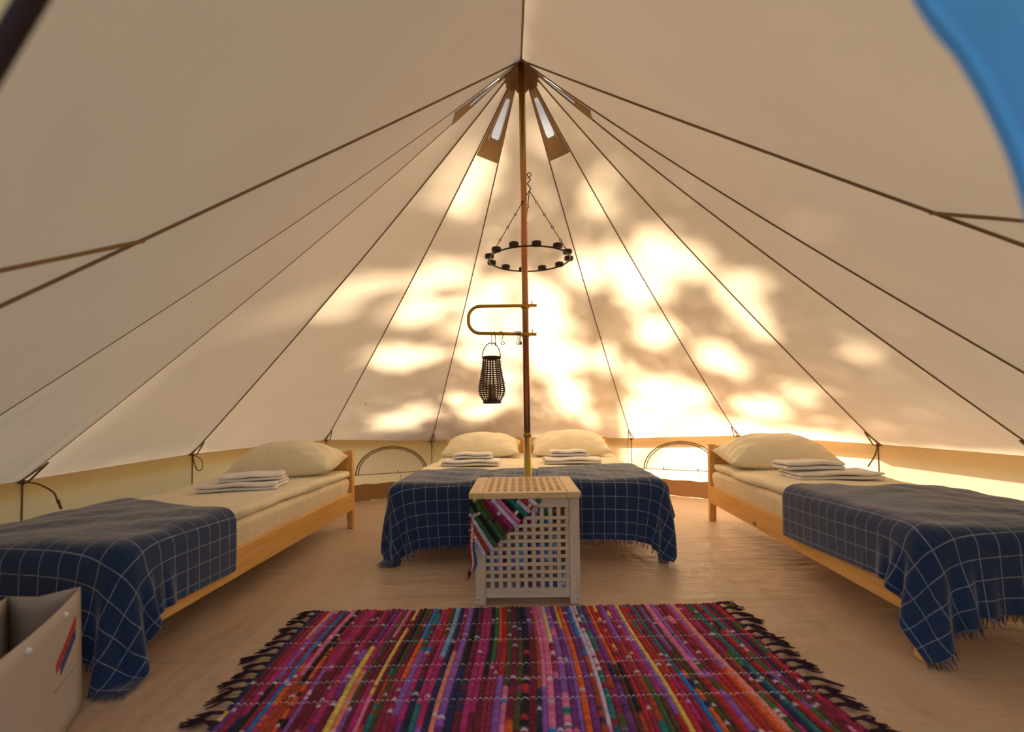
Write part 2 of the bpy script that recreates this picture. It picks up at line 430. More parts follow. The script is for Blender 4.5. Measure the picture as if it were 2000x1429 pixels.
# walls
WALLS = {'wall_left': ('low tan canvas tent wall behind the left bed', ['L6', 'L5', 'L4', 'L3', 'L2']),
         'wall_back': ('low tan canvas tent wall behind the double bed, with two arched windows', ['L2', 'L1', 'C0', 'S1', 'S2']),
         'wall_right': ('low tan canvas tent wall behind the right bed', ['S2', 'S3', 'S4', 'S5', 'S6'])}
def foot(k):
    e = NP[k]; o_ = Vector((e.x - CX, e.y - CY, 0)).normalized(); f = e + o_ * .02; f.z = -.004; return f
def wall_pt(a, b, u, t):                              # t = 0 floor .. 1 eave
    return foot(a).lerp(foot(b), u).lerp(NP[a].lerp(NP[b], u), t)
WIN = {('L2', 'L1'): 'window_1', ('S1', 'S2'): 'window_2'}
WROOT = {}
for wname, (lab, ks) in WALLS.items():
    w = empty(wname, (0, 0, 0), 0, lab, 'tent wall', kind='structure'); WROOT[wname] = w
    for a, b in zip(ks[:-1], ks[1:]):
        if (a, b) in WIN:
            # wall cloth with an arched opening, and the window flap that fills it
            wt = empty(WIN[(a, b)], (0, 0, 0), 0,
                       'arched zipped tent window between the left bed and the double bed' if a == 'L2' else 'bright sunlit arched tent window beside the right bed', 'window', kind='structure')
            uc, hw, t0, t1 = (.60, .345, .44, .90) if a == 'L2' else (.49, .36, .45, .93)
            M = 32; arcp = []; rim = []
            for i in range(M + 1):
                an = math.pi * i / M; cu, ct = math.cos(an), math.sin(an)
                arcp.append((uc + hw * cu, t0 + (t1 - t0) * ct))
                mm = 1 / max(abs(cu), abs(ct)); x_, y_ = cu * mm, ct * mm
                rim.append(((uc + (1 - uc) * x_) if x_ > 0 else uc + uc * x_, t0 + (1 - t0) * y_))
            V = [wall_pt(a, b, *p) for p in arcp] + [wall_pt(a, b, *p) for p in rim] + [wall_pt(a, b, 0, 0), wall_pt(a, b, 1, 0)]
            Fc = [(i, i + 1, M + 2 + i, M + 1 + i) for i in range(M)]
            q = 2 * (M + 1)
            Fc.append((q, q + 1, M + 1, 0, M, 2 * M + 1))
            mesh('wall_panel', V, Fc, 'canvas_wall', w)
            mesh('window_flap', [wall_pt(a, b, *p) for p in arcp], [tuple(range(M + 1))], 'canvas_flap', wt)
            for off, r_ in ((1.0, .0065), (.935, .005)):
                pts = []
                for i in range(M + 1):
                    an = math.pi * i / M
                    p = wall_pt(a, b, uc + hw * off * math.cos(an), t0 + (t1 - t0) * off * math.sin(an)); pts.append(inward(p, .006 + .002 * math.sin(i * 1.9)))
                tube('zip_arch', pts, r_, 'seam_tape', wt, 6)
            tube('flap_hem', [inward(wall_pt(a, b, uc + hw * (-1.12 + 2.24 * i / 10), t0), .006) for i in range(11)], .004, 'seam_tape', wt, 6)
            for uu in (-.45, .45) if a == 'S1' else (.15,):
                p = inward(wall_pt(a, b, uc + hw * uu, t0), .012)
                tube('toggle', [p, p + Vector((0, 0, .028))], .005, 'strap_brown', wt, 6)
                tube('toggle_cord', [p + Vector((.02, 0, 0)), p + Vector((.028, 0, -.06)), p + Vector((.03, -.01, -.12))], .002, 'strap_brown', wt, 5)
        else:
            nu = 8; V = [wall_pt(a, b, i / nu, t) for t in (0, .3, .6, 1) for i in range(nu + 1)]
            Fc = [(j * (nu + 1) + i, j * (nu + 1) + i + 1, (j + 1) * (nu + 1) + i + 1, (j + 1) * (nu + 1) + i) for j in range(3) for i in range(nu)]
            mesh('wall_panel', V, Fc, 'canvas_wall', w)
        # upturned edge of the groundsheet
        nu = 12; V = []
        for j, t in enumerate((.012, .12, .30)):
            for i in range(nu + 1):
                p = inward(wall_pt(a, b, i / nu, t), .014 + (.02 if j == 0 else .006) * (1 + math.sin(i * 2.3 + j))); p.z = max(p.z, .003)
                V.append(p)
        mesh('groundsheet_edge', V, [(j * (nu + 1) + i, j * (nu + 1) + i + 1, (j + 1) * (nu + 1) + i + 1, (j + 1) * (nu + 1) + i) for j in range(2) for i in range(nu)], 'band_brown', w, True)
    for k in ks[:-1] if wname != 'wall_right' else ks[:]:
        tube('wall_seam', [inward(foot(k).lerp(NP[k], t), .006) for t in (.02, .5, 1)], .0045, 'seam_tape', w, 6)
# wall pieces beside the entrance
wf = empty('wall_front', (0, 0, 0), 0, 'tan canvas tent wall on either side of the entrance', 'tent wall', kind='structure')
DOORL, DOORR = Vector((-1.02, .30, 0)), Vector((1.10, .30, 0))
mesh('wall_panel', [PEAK, NP['S6'], foot('S6'), DOORR], [(0, 1, 2), (0, 2, 3)], 'canvas_roof', wf)
mesh('wall_panel', [PEAK, NP['L6'], foot('L6'), DOORL], [(0, 1, 2), (0, 2, 3)], 'canvas_roof', wf)
door = empty('door_1', (0, 0, 0), 0, 'dark metal frame pole of the tent entrance', 'door frame', kind='structure')
tube('frame_leg', [PEAK + Vector((-.032, 0, -.02)), DOORL + Vector((.018, 0, 0))], .007, 'frame_dark', door, 10)
tube('frame_leg', [PEAK + Vector((.01, 0, -.02)), DOORR + Vector((-.04, 0, 0))], .007, 'frame_dark', door, 10)

# tie straps at the eave
def strap(k, pts, r=.006):
    e = inward(NP[k], .012); w = WROOT['wall_left' if k in ('L3', 'L4', 'L5') else 'wall_right' if k in ('S3', 'S4') else 'wall_back']
    tube('tie_strap', bez([e + Vector(p) for p in pts], 6), r, 'strap_brown', w, 6, flat=.45)
def knot(k):
    e = inward(NP[k], .012); V, Fc = lathe([(.002, -.012), (.012, -.006), (.014, 0), (.010, .008), (.003, .012)], 10, e)
    mesh('eyelet', V, Fc, 'strap_brown', ceiling, True)
    for sg in (-1, 1):                                # small fork where the rope is made fast
        st = inward(seam(k, .955), .012)
        dirv = Vector((NP[k].y - CY, -(NP[k].x - CX), 0)).normalized()
        tube('rope_fork', [st, e + dirv * (.03 * sg)], .0045, 'seam_tape', ceiling, 6)
for k in ('L4', 'L3', 'L2', 'L1', 'S1', 'S2', 'S3', 'S4'): knot(k)
strap('L4', [(0, 0, 0), (.05, .02, -.012), (.10, .05, -.06), (.115, .06, -.12)], .008)
strap('L4', [(.115, .06, -.10), (.125, .065, -.15)], .011)
strap('L3', [(0, 0, 0), (.01, 0, -.06), (.03, .01, -.115), (.055, .02, -.10), (.05, .02, -.04), (.015, .005, -.005)], .006)
strap('L1', [(0, 0, 0), (.01, 0, -.06), (.045, 0, -.14)], .004)
strap('S1', [(-.03, 0, .0), (-.04, 0, -.06), (-.035, 0, -.15)], .005)
strap('S3', [(0, 0, 0), (-.02, -.0, -.07), (-.055, .02, -.15)], .007)

# floor of the tent and the ground outside
fl = [foot(k) for k in ORDER] + [DOORR + Vector((0, -.3, 0)), DOORL + Vector((0, -.3, 0))]
me = bpy.data.meshes.new('floor'); bm = bmesh.new()
G = 90; xs = np.linspace(-2.65, 2.8, G); ys = np.linspace(-.05, 5.35, G)
poly = [(p.x, p.y) for p in fl]
def inside(x, y):
    c = False; j = len(poly) - 1
    for i in range(len(poly)):
        if (poly[i][1] > y) != (poly[j][1] > y) and x < (poly[j][0] - poly[i][0]) * (y - poly[i][1]) / (poly[j][1] - poly[i][1]) + poly[i][0]: c = not c
        j = i
    return c
vid = {}
for i in range(G):
    for j in range(G):
        x, y = xs[i], ys[j]
        z = .0012 * (math.sin(9 * x + 3 * math.sin(2.1 * y)) * math.sin(7 * y + 2 * math.sin(3.3 * x)) - 1)
        vid[i, j] = bm.verts.new((x, y, z))
for i in range(G - 1):
    for j in range(G - 1):
        if inside((xs[i] + xs[i + 1]) / 2, (ys[j] + ys[j + 1]) / 2):
            bm.faces.new((vid[i, j], vid[i + 1, j], vid[i + 1, j + 1], vid[i, j + 1]))
for v in list(bm.verts):
    if not v.link_faces: bm.verts.remove(v)
bm.to_mesh(me); bm.free()
tag(link('floor', me, 'floor_vinyl', None, True), 'beige wrinkled vinyl groundsheet floor of the tent', 'floor', kind='structure')
# a fold line pressed into the groundsheet
V = [(-40, -30, -.03), (40, -30, -.03), (40, 50, -.03), (-40, 50, -.03)]
tag(mesh('ground', V, [(0, 1, 2, 3)], 'grass'), 'grass meadow around the tent', 'ground', kind='structure')

# ------------------------------------------------------------------ tree outside whose leaves dapple the canvas
GAPS = [(-.15,3.0,2.46,.10),(-.26,3.05,2.37,.09),(-.33,3.14,2.26,.08),(-.16,3.11,2.37,.05),(-.18,3.19,2.3,.03),(-.08,2.88,2.58,.05),(.59,3.1,2.23,.07),(.59,3.56,1.91,.13),(.76,3.44,1.91,.13),(.93,3.39,1.84,.15),(1.04,3.16,1.87,.14),(1.17,3.06,1.81,.12),(.93,3.14,1.97,.08),(1.19,2.96,1.81,.06),(.26,3.8,1.8,.14),(.33,3.95,1.67,.17),(.28,4.16,1.49,.2),(.43,4.33,1.32,.21),(.56,4.25,1.36,.16),(.93,3.56,1.73,.13),(1.1,3.38,1.72,.09),(1.15,3.78,1.46,.12),(1.2,3.69,1.48,.1),(.86,4.2,1.3,.14),(.96,4.23,1.24,.11),(.6,4.63,1.03,.2),(.57,4.78,.91,.15),(.88,4.82,.8,.13),(1.35,4.32,.98,.23),(1.26,4.71,.74,.25),(1.59,4.48,.74,.29),(1.84,4.4,.65,.24),(1.44,4.81,.58,.21),(1.17,4.97,.58,.16),(1.56,4.15,.98,.16),(1.56,3.62,1.27,.14),(1.63,3.6,1.23,.12),(1.42,2.97,1.62,.13),(1.54,3.03,1.5,.11),(1.44,2.77,1.62,.07),(1.67,3.09,1.38,.08),(1.95,3.85,.88,.14),(2.06,3.75,.84,.1),(2.11,4.1,.64,.18),(2.26,3.89,.62,.13),(2.04,3.39,.98,.07),(1.24,1.99,1.64,.05),(1.98,2.66,1.16,.05),(2.11,2.65,1.04,.035),(2.36,3.66,.63,.1),(2.47,3.48,.61,.07),(-.7,3.7,1.67,.14),(-.55,3.76,1.71,.12),(-.9,4.01,1.36,.15),(-.66,4.12,1.39,.11),(-.15,3.86,1.74,.12),(-.25,4.05,1.57,.17),(-.05,3.77,1.84,.12),(-.28,3.84,1.74,.1),(-.42,4.0,1.56,.09),(-.27,4.27,1.38,.11),(-1.0,4.65,.83,.15),(-1.14,4.6,.81,.12),(-.85,4.66,.88,.13),(-1.03,3.23,1.72,.1),(-1.18,3.26,1.59,.09),(-.85,3.35,1.8,.11),(-.48,3.54,1.9,.11),(-.37,3.59,1.92,.1),(-.63,3.52,1.84,.09),(-.36,4.83,.87,.13),(-.47,4.63,1.02,.1),(-.21,4.8,.92,.1),(.01,4.0,1.64,.11),(.01,4.26,1.42,.14),(.01,4.5,1.2,.15),(-.05,4.71,1.02,.13)]
gp = np.array(GAPS); sd = np.array(SUN_DIR)
# gaps in the crown are straight tunnels towards the sun, so compare positions across the sun's direction
ax1 = np.cross(sd, [0, 0, 1]); ax1 /= np.linalg.norm(ax1); ax2 = np.cross(ax1, sd)
g2 = np.stack([gp[:, :3] @ ax1, gp[:, :3] @ ax2], 1); gr = gp[:, 3]
LEAVES = 24000
cand = []
tri = []
for a, b in zip(ORDER[2:-1], ORDER[3:]):
    tri.append((np.array(APEX), np.array(NP[a]), np.array(NP[b])))
tri.append((np.array(APEX), np.array(NP['S6']), np.array(PEAK)))
for a, b in (('L4', 'L3'), ('L3', 'L2'), ('L2', 'L1'), ('L1', 'C0')):
    fa, fb = np.array(foot(a)), np.array(foot(b)); tri.append((fa, np.array(NP[a]), np.array(NP[b]))); tri.append((fa, fb, np.array(NP[b])))
ar = np.array([np.linalg.norm(np.cross(t[1] - t[0], t[2] - t[0])) for t in tri]); ar[-8:] *= 2.0; ar /= ar.sum()
pick = RNG.choice(len(tri), LEAVES * 4, p=ar); r1 = np.sqrt(RNG.random(LEAVES * 4)); r2 = RNG.random(LEAVES * 4)
T = np.array(tri)[pick]
pts = T[:, 0] * (1 - r1)[:, None] + T[:, 1] * (r1 * (1 - r2))[:, None] + T[:, 2] * (r1 * r2)[:, None]
p2 = np.stack([pts @ ax1, pts @ ax2], 1)
dd = np.linalg.norm(p2[:, None, :] - g2[None], axis=2) / (gr[None] * 1.22)
light = np.exp(-(dd.min(1) / 1.05) ** 6)
# broad patchiness of the crown
patch = .5 + .5 * np.sin(p2[:, 0] * 6.1 + 1.3 * np.sin(p2[:, 1] * 5)) * np.sin(p2[:, 1] * 8.3 + 1.7 * np.sin(p2[:, 0] * 4.1))
keep = RNG.random(len(pts)) < (1 - light) * (.80 + .20 * patch)
pts = pts[keep][:LEAVES]
V = []; Fc = []
for p in pts:
    dist = 3.6 + 2.6 * random.random() + .5 * math.sin(p[0] * 2)
    c = Vector(p) + SUN_DIR * dist
    a = Vector((random.gauss(0, 1), random.gauss(0, 1), random.gauss(0, .6))).normalized()
    b = a.cross(Vector((random.gauss(0, 1), random.gauss(0, 1), random.gauss(0, 1)))).normalized()
    L_, W_ = random.uniform(.05, .085), random.uniform(.028, .045)
    i = len(V); V += [c - a * L_, c + b * W_, c + a * L_, c - b * W_]; Fc.append((i, i + 1, i + 2, i + 3))
tree = empty('tree', (3.2, 9.3, -.03), 0, 'leafy tree standing outside in the sun behind the tent', 'tree')
off = Vector((-3.2, -9.3, .03))
fo = mesh('foliage', [v + off for v in V], Fc, 'leaf_green', tree); fo['kind'] = 'stuff'
tube('trunk', [(0, 0, 0), (.05, 0, 1.2), (-.02, -.1, 2.6), (-.1, -.2, 4.2)], [.17, .14, .11, .05], 'bark', tree, 10)
for q in ((-1.6, -1.2, 4.3), (1.2, -.4, 4.2), (-.4, -1.6, 3.6), (.3, -.5, 5.4), (-2.2, -.4, 3.7)):
    tube('branch', [(-.02, -.1, 2.4), Vector((-.02, -.1, 2.4)).lerp(Vector(q), .5) + Vector((0, 0, .2)), q], [.05, .03, .012], 'bark', tree, 6)

# unseen bush added to keep the sun off the left back wall
V = []; Fc = []
for _ in range(1900):
    k0, k1 = random.choice((('L2', 'L1'), ('L2', 'L1'), ('L1', 'C0')))
    p = wall_pt(k0, k1, random.random(), random.uniform(-.05, .93)); c = p + SUN_DIR * random.uniform(.9, 1.9)
    a = Vector((random.gauss(0, 1), random.gauss(0, 1), random.gauss(0, .6))).normalized(); b = a.cross(Vector((random.gauss(0, 1), random.gauss(0, 1), random.gauss(0, 1)))).normalized()
    i = len(V); lw = random.uniform(.8, 1.3); V += [c - a * .065 * lw, c + b * .036 * lw, c + a * .065 * lw, c - b * .036 * lw]; Fc.append((i, i + 1, i + 2, i + 3))
shade_shrub = empty('shade_shrub', (-.3, 6.0, -.03), 0, 'added leafy bush, out of view, shading the back wall of the tent', 'shade_shrub')
fo = mesh('foliage', [v - Vector((-.3, 6.0, -.03)) for v in V], Fc, 'leaf_green', shade_shrub); fo['kind'] = 'stuff'
for q in range(7):
    e = Vector((-.8 + .27 * q, random.uniform(-.3, .35), random.uniform(.8, 1.1)))
    tube('stem', [(e.x * .25, e.y * .3, 0), (e.x * .6, e.y * .6, .45), e], [.018, .012, .005], 'bark', shade_shrub, 5)

# ------------------------------------------------------------------ centre pole
pole = empty('tent_pole', (.083, 2.66, 0), 0, 'tall brassy metal centre pole of the tent behind the slatted crate', 'tent pole')
tube('lower_tube', [(0, 0, .012), (0, 0, .735)], .0205, 'pole_zinc', pole, 20)
tube('upper_tube', [(0, 0, .72), (0, 0, 2.80)], .0180, 'pole_zinc', pole, 20)
V, Fc = lathe([(.0215, .722), (.0225, .728), (.0225, .738), (.0195, .742)], 20); mesh('joint_collar', V, Fc, 'brass_tube', pole, True)
V, Fc = lathe([(.0185, 1.725), (.0195, 1.727), (.0195, 1.731), (.0185, 1.733)], 20); mesh('joint_collar', V, Fc, 'pole_zinc', pole, True)
V, Fc = lathe([(.045, 0), (.045, .006), (.024, .012), (.021, .03)], 20); mesh('foot_plate', V, Fc, 'pole_zinc', pole, True)

# brass U-shaped hanger
hang = empty('hanger_rail', (.083, 2.63, 1.37), 0, 'U-shaped brass hanging rail clamped across the centre pole', 'hanging rail')
zt, zb = .076, -.078
U = [(.062, 0, zt - .001)] + [(-.24, 0, zt)]
for k in range(1, 8):
    a = math.pi / 2 + k / 8 * math.pi / 2; U.append((-.25 + .066 * math.cos(a), 0, zt - .066 + .066 * math.sin(a)))
for k in range(0, 8):
    a = math.pi + k / 8 * math.pi / 2; U.append((-.25 + .066 * math.cos(a), 0, zb + .07 + .066 * math.sin(a)))
U += [(-.235, 0, zb + .004), (.059, 0, zb - .006)]
tube('rail_tube', U, .0092, 'brass_tube', hang, 12, up=(0, 1, 0))
for z in (zt, zb - .004):
    V, Fc = lathe([(.021, -.012), (.0235, -.010), (.0235, .010), (.021, .012)], 18, (0, .03, z)); mesh('pole_clamp', V, Fc, 'brass_tube', hang, True)
    tube('stub_pin', [(.036, 0, z + .006), (.036, 0, z + .026)], .003, 'steel_hook', hang, 6)

# S hooks on the lower bar
def s_hook(X, ang, label, drop=.05):
    o = empty('s_hook', (X, 2.63, 1.292), ang, label, 'hook', 'S hooks on the brass rail')
    r = .0125; P = []
    for k in range(9):
        a = math.pi * (1.25 - 1.25 * k / 8); P.append((0 + r * math.cos(a) - r, 0, r * math.sin(a) - .001))
    P = [(p[0] + r, p[1], p[2]) for p in P]
    P += [(r * .8, 0, -.02), (r * .15, 0, -drop + .012)]
    for k in range(9):
        a = math.pi - (math.pi * 1.1) * k / 8 + math.pi; P.append((.010 + .0105 * math.cos(a - 0), 0, -drop + .0105 * math.sin(a)))
    tube('hook_wire', P, .0022, 'steel_hook', o, 6, up=(0, 1, 0))
    return o
s_hook(-.1075, 90 * D2R, 'steel S hook carrying the wicker lantern', .052)
s_hook(-.088, 80 * D2R, 'steel S hook seen edge-on just right of the lantern handle', .052)
s_hook(-.055, 0, 'empty steel S hook third from the left on the brass rail')
s_hook(.030, 10 * D2R, 'empty steel S hook first of the three close to the pole')
s_hook(.044, 55 * D2R, 'empty steel S hook middle of the three close to the pole')
s_hook(.052, 70 * D2R, 'empty steel S hook touching the pole, nearest of the three')

# wicker lantern
lan = empty('lantern', (-.109, 2.63, .907), 0, 'brown wicker lantern hanging from a hook on the brass rail', 'lantern')
def lan_r(z):
    pr = [(0, .046), (.018, .050), (.03, .058), (.05, .070), (.075, .0745), (.11, .070), (.16, .060), (.21, .0515), (.255, .048)]
    for (z0, r0), (z1, r1) in zip(pr[:-1], pr[1:]):
        if z <= z1:
            t = (z - z0) / (z1 - z0); t = t * t * (3 - 2 * t); return r0 + (r1 - r0) * t
    return pr[-1][1]
def ring(name, r, z, rad, parent, mat, n=28, flat=1.0, c=(0, 0)):
    return tube(name, [(c[0] + r * math.cos(2 * math.pi * k / n), c[1] + r * math.sin(2 * math.pi * k / n), z) for k in range(n)], rad, mat, parent, 6, flat, cyclic=True)
for i in range(21): ring('wicker_hoop', lan_r(.026 + i * .0104) + .0015, .026 + i * .0104, .0026, lan, 'wicker_brown')
for k in range(10):
    a = 2 * math.pi * (k + .35) / 10
    tube('wicker_stave', [((lan_r(z) - .003) * math.cos(a), (lan_r(z) - .003) * math.sin(a), z) for z in [.008 + .245 * t / 14 for t in range(15)]], .0042, 'wicker_brown', lan, 6, flat=.5, up=(math.cos(a), math.sin(a), 0))
V, Fc = lathe([(.046, 0), (.050, .003), (.051, .018), (.047, .021)], 28); mesh('base_hoop', V, Fc, 'wicker_brown', lan, True)
V, Fc = lathe([(.046, .246), (.052, .248), (.053, .256), (.050, .260), (.042, .260), (.042, .248)], 28)
mesh('top_rim', V, Fc[:-2], 'wicker_brown', lan, True)
tube('handle', [(.05 * math.cos(math.pi * k / 16), .004, .252 + .084 * math.sin(math.pi * k / 16) ** .9) for k in range(17)], .0026, 'iron_black', lan, 6, flat=.6, up=(0, 1, 0))
V, Fc = lathe([(.022, .021), (.0225, .07), (.022, .098), (.019, .10)], 20); mesh('candle', V, Fc, 'wax', lan, True)

# ring chandelier with tea-light cups
ch = empty('ring_chandelier', (.11, 2.66, 1.708), 0, 'black iron ring chandelier with twelve tea-light cups around the pole', 'chandelier')
ring('iron_ring', .226, 0, .0042, ch, 'iron_black', 72)
cup_me = None
for k in range(12):
    a = 2 * math.pi * (k + .25) / 12; r = .226 + .006 * math.sin(k * 2.7)
    V, Fc = lathe([(.020, -.002), (.0245, 0), (.0255, .006), (.0255, .016), (.024, .020), (.0215, .020), (.0205, .012)], 18)
    cu = mesh('candle_cup', V, Fc, 'cup_wood', ch, True); cu.location = (r * math.cos(a), r * math.sin(a), .003)
    if k in (1, 4, 5, 6, 7, 8, 2):
        V, Fc = lathe([(.019, .013), (.019, .017), (.004, .018), (.0018, .028), (.0006, .031)], 10); mesh('tea_light', V, Fc, 'wax', cu, True)
J = Vector((.006, 0, .386))
def chain(p0, p1, n=5):
    for i in range(n):
        a = p0.lerp(p1, i / n); b = p0.lerp(p1, (i + 1) / n)
        d_ = (b - a).normalized(); c0 = b - d_ * .012
        tube('chain_link', [a, c0], .0023, 'iron_black', ch, 6)
        s_ = d_.cross(Vector((0, 1, 0))).normalized()
        tube('chain_eye', [c0 + d_ * (.006 + .0065 * math.cos(t)) + s_ * .0065 * math.sin(t) for t in [2 * math.pi * q / 10 for q in range(10)]], .0020, 'iron_black', ch, 5, cyclic=True)
for ang in (205, -20, 100):
    chain(J, Vector((.226 * math.cos(ang * D2R), .226 * math.sin(ang * D2R), .004)))
tube('hook_wire', bez([(.006, 0, .384), (.014, 0, .398), (.004, 0, .412), (-.004, 0, .424), (.004, 0, .436), (.012, 0, .448), (.004, 0, .458), (-.004, 0, .452)], 5), .0028, 'iron_black', ch, 6, up=(0, 1, 0))
tube('hook_eye', [(.006 + .011 * math.cos(t), 0, .474 + .011 * math.sin(t)) for t in [2 * math.pi * q / 14 for q in range(14)]], .0026, 'iron_black', ch, 6, cyclic=True, up=(0, 1, 0))
tube('hook_screw', [(-.012, 0, .474), (-.004, 0, .474)], .0018, 'iron_black', ch, 6)

# ------------------------------------------------------------------ beds
W_, L_ = .795, 2.06
def make_bed(loc, rz, label, group):
    b = empty('bed', loc, rz, label, 'bed', group)
    g = .05
    for x0 in (0, W_ - .045):
        box('leg', (x0, 0, 0), (x0 + .045, g, .262), 'pine_z', b)
        box('head_post', (x0, L_ - .045, 0), (x0 + .045, L_, .585), 'pine_z', b)
    for x0 in (.0, W_ - .024):
        box('side_rail', (x0 + (.001 if x0 == 0 else -.001), g, .140), (x0 + .024, L_ - .045, .266), 'pine_y', b)
    box('foot_rail', (.045, .004, .140), (W_ - .045, .030, .266), 'pine_x', b)
    box('headboard', (.045, L_ - .036, .30), (W_ - .045, L_ - .012, .575), 'pine_x', b)
    for x0 in (.018, W_ - .027):
        for dz in (.05, .058):
            V, Fc = lathe([(.004, -.0008), (.004, .0008)], 10)
            o = mesh('bolt_hole', V, Fc, 'hole_dark', b); o.rotation_euler = (90 * D2R, 0, 0); o.location = (x0 + (dz - .05) * 2.2, 0, dz)
    return b

def soft_slab(name, x0, x1, y0, y1, z0, z1, mat, parent=None, r=.03, wav=.0, topw=.0, seed=0, ny=64, nx=26):
    """rounded slab whose long edges and top undulate"""
    rg = random.Random(seed); ph = [rg.uniform(0, 6.3) for _ in range(12)]
    def nz(t, k): return (math.sin(t * 5.1 + ph[k]) + .6 * math.sin(t * 11.7 + ph[k + 1]) + .4 * math.sin(t * 23.3 + ph[k + 2])) / 2
    prof = []                                         # cross-section (side, vertical) walk
    h = (z1 - z0) / 2; r = min(r, h * .98)
    def corner(cx, cz, a0):
        return [(cx + r * math.cos((a0 + 90 * k / 4) * D2R), cz + r * math.sin((a0 + 90 * k / 4) * D2R)) for k in range(5)]
    hw = (x1 - x0) / 2
    top = [(hw - r - (2 * (hw - r)) * k / nx, h) for k in range(1, nx)]
    bot = [(-hw + r + (2 * (hw - r)) * k / 8, -h) for k in range(1, 8)]
    prof = corner(hw - r, h - r, 0) + top + corner(-hw + r, h - r, 90) + corner(-hw + r, -h + r, 180) + bot + corner(hw - r, -h + r, 270)
    V = []; m_ = len(prof); cx, cz = (x0 + x1) / 2, (z0 + z1) / 2
    ylist = [y0 + r * (1 - math.cos(k / 4 * math.pi / 2)) for k in range(4)] + [y0 + r + (y1 - y0 - 2 * r) * k / ny for k in range(ny + 1)] + [y1 - r * (1 - math.cos(k / 4 * math.pi / 2)) for k in range(3, -1, -1)]
    for y in ylist:
        e = min(1, max(0, min(y - y0, y1 - y) / r)); sh = math.sqrt(max(0, 1 - (1 - e) ** 2)); shr = r * (1 - sh)
        for sx, sz in prof:
            q = sx / hw
            x = cx + (sx - math.copysign(min(shr, abs(sx)), sx) if e < 1 else sx); z = cz + (sz - math.copysign(min(shr, abs(sz)), sz) if e < 1 else sz)
            if wav:
                x += wav * nz(y, 0 if q > 0 else 3) * max(0, abs(q) - .6) / .4 * (1 if q > 0 else -1)
                if sz > -h * .5: z += wav * .5 * nz(y * 1.4 + 2, 6) * max(0, abs(q) - .75) / .25
            if topw and sz > h * .8: z += topw * (math.sin(7 * x + ph[9] + 3 * y) * math.sin(5.3 * y + ph[10]) + .5 * math.sin(13 * y + 9 * x + ph[11]))
            V.append((x, y, z))
    n = len(ylist)
    Fc = [(i * m_ + k, i * m_ + (k + 1) % m_, (i + 1) * m_ + (k + 1) % m_, (i + 1) * m_ + k) for i in range(n - 1) for k in range(m_)]
    Fc += [tuple(range(m_))[::-1], tuple((n - 1) * m_ + k for k in range(m_))]
    return mesh(name, V, Fc, mat, parent, True)

def frame(loc, rz): return Matrix.Translation(loc) @ Matrix.Rotation(rz, 4, 'Z')
def place(o, M, local=(0, 0, 0), rz=0, tilt=0, roll=0):
    o.matrix_world = M @ Matrix.Translation(local) @ Matrix.Rotation(rz, 4, 'Z') @ Matrix.Rotation(tilt, 4, 'X') @ Matrix.Rotation(roll, 4, 'Y'); return o

def pillow(w, d, h, seed):
    rg = random.Random(seed); n = 34; V = []; idx = {}; Fc = []
    ph = [rg.uniform(0, 6.3) for _ in range(8)]
    def pt(i, j, sgn):
        u, v = -1 + 2 * i / n, -1 + 2 * j / n
        x = w / 2 * u * (1 - .055 * math.cos(v * math.pi / 2)); y = d / 2 * v * (1 - .06 * math.cos(u * math.pi / 2))
        t = max(0, (1 - abs(u) ** 2.6) * (1 - abs(v) ** 2.4)) ** .62
        cr = (abs(u) ** 1.5 * abs(v) ** 1.5)
        wr = .010 * math.sin(9 * (u * math.cos(ph[0]) + v * math.sin(ph[0])) * 1.6 + ph[1]) * (abs(u) ** 2) * t ** .5 \
           + .006 * math.sin(16 * (u - v) + ph[2]) * cr * 3 * t ** .5 + .005 * math.sin(6 * u * v * 4 + ph[3]) * t
        z = (h * .72 * t + wr) if sgn > 0 else -(h * .28 * t)
        return (x, y, z + .035 * cr * (1 if u > 0 else .5) * .6)
    for s in (1, -1):
        for i in range(n + 1):
            for j in range(n + 1):
                if s < 0 and (i in (0, n) or j in (0, n)): idx[s, i, j] = idx[1, i, j]; continue
                idx[s, i, j] = len(V); V.append(pt(i, j, s))
        for i in range(n):
            for j in range(n):
                q = (idx[s, i, j], idx[s, i + 1, j], idx[s, i + 1, j + 1], idx[s, i, j + 1])
                Fc.append(q if s > 0 else q[::-1])
    return mesh('pillow', V, Fc, 'pillow_cream', None, True)

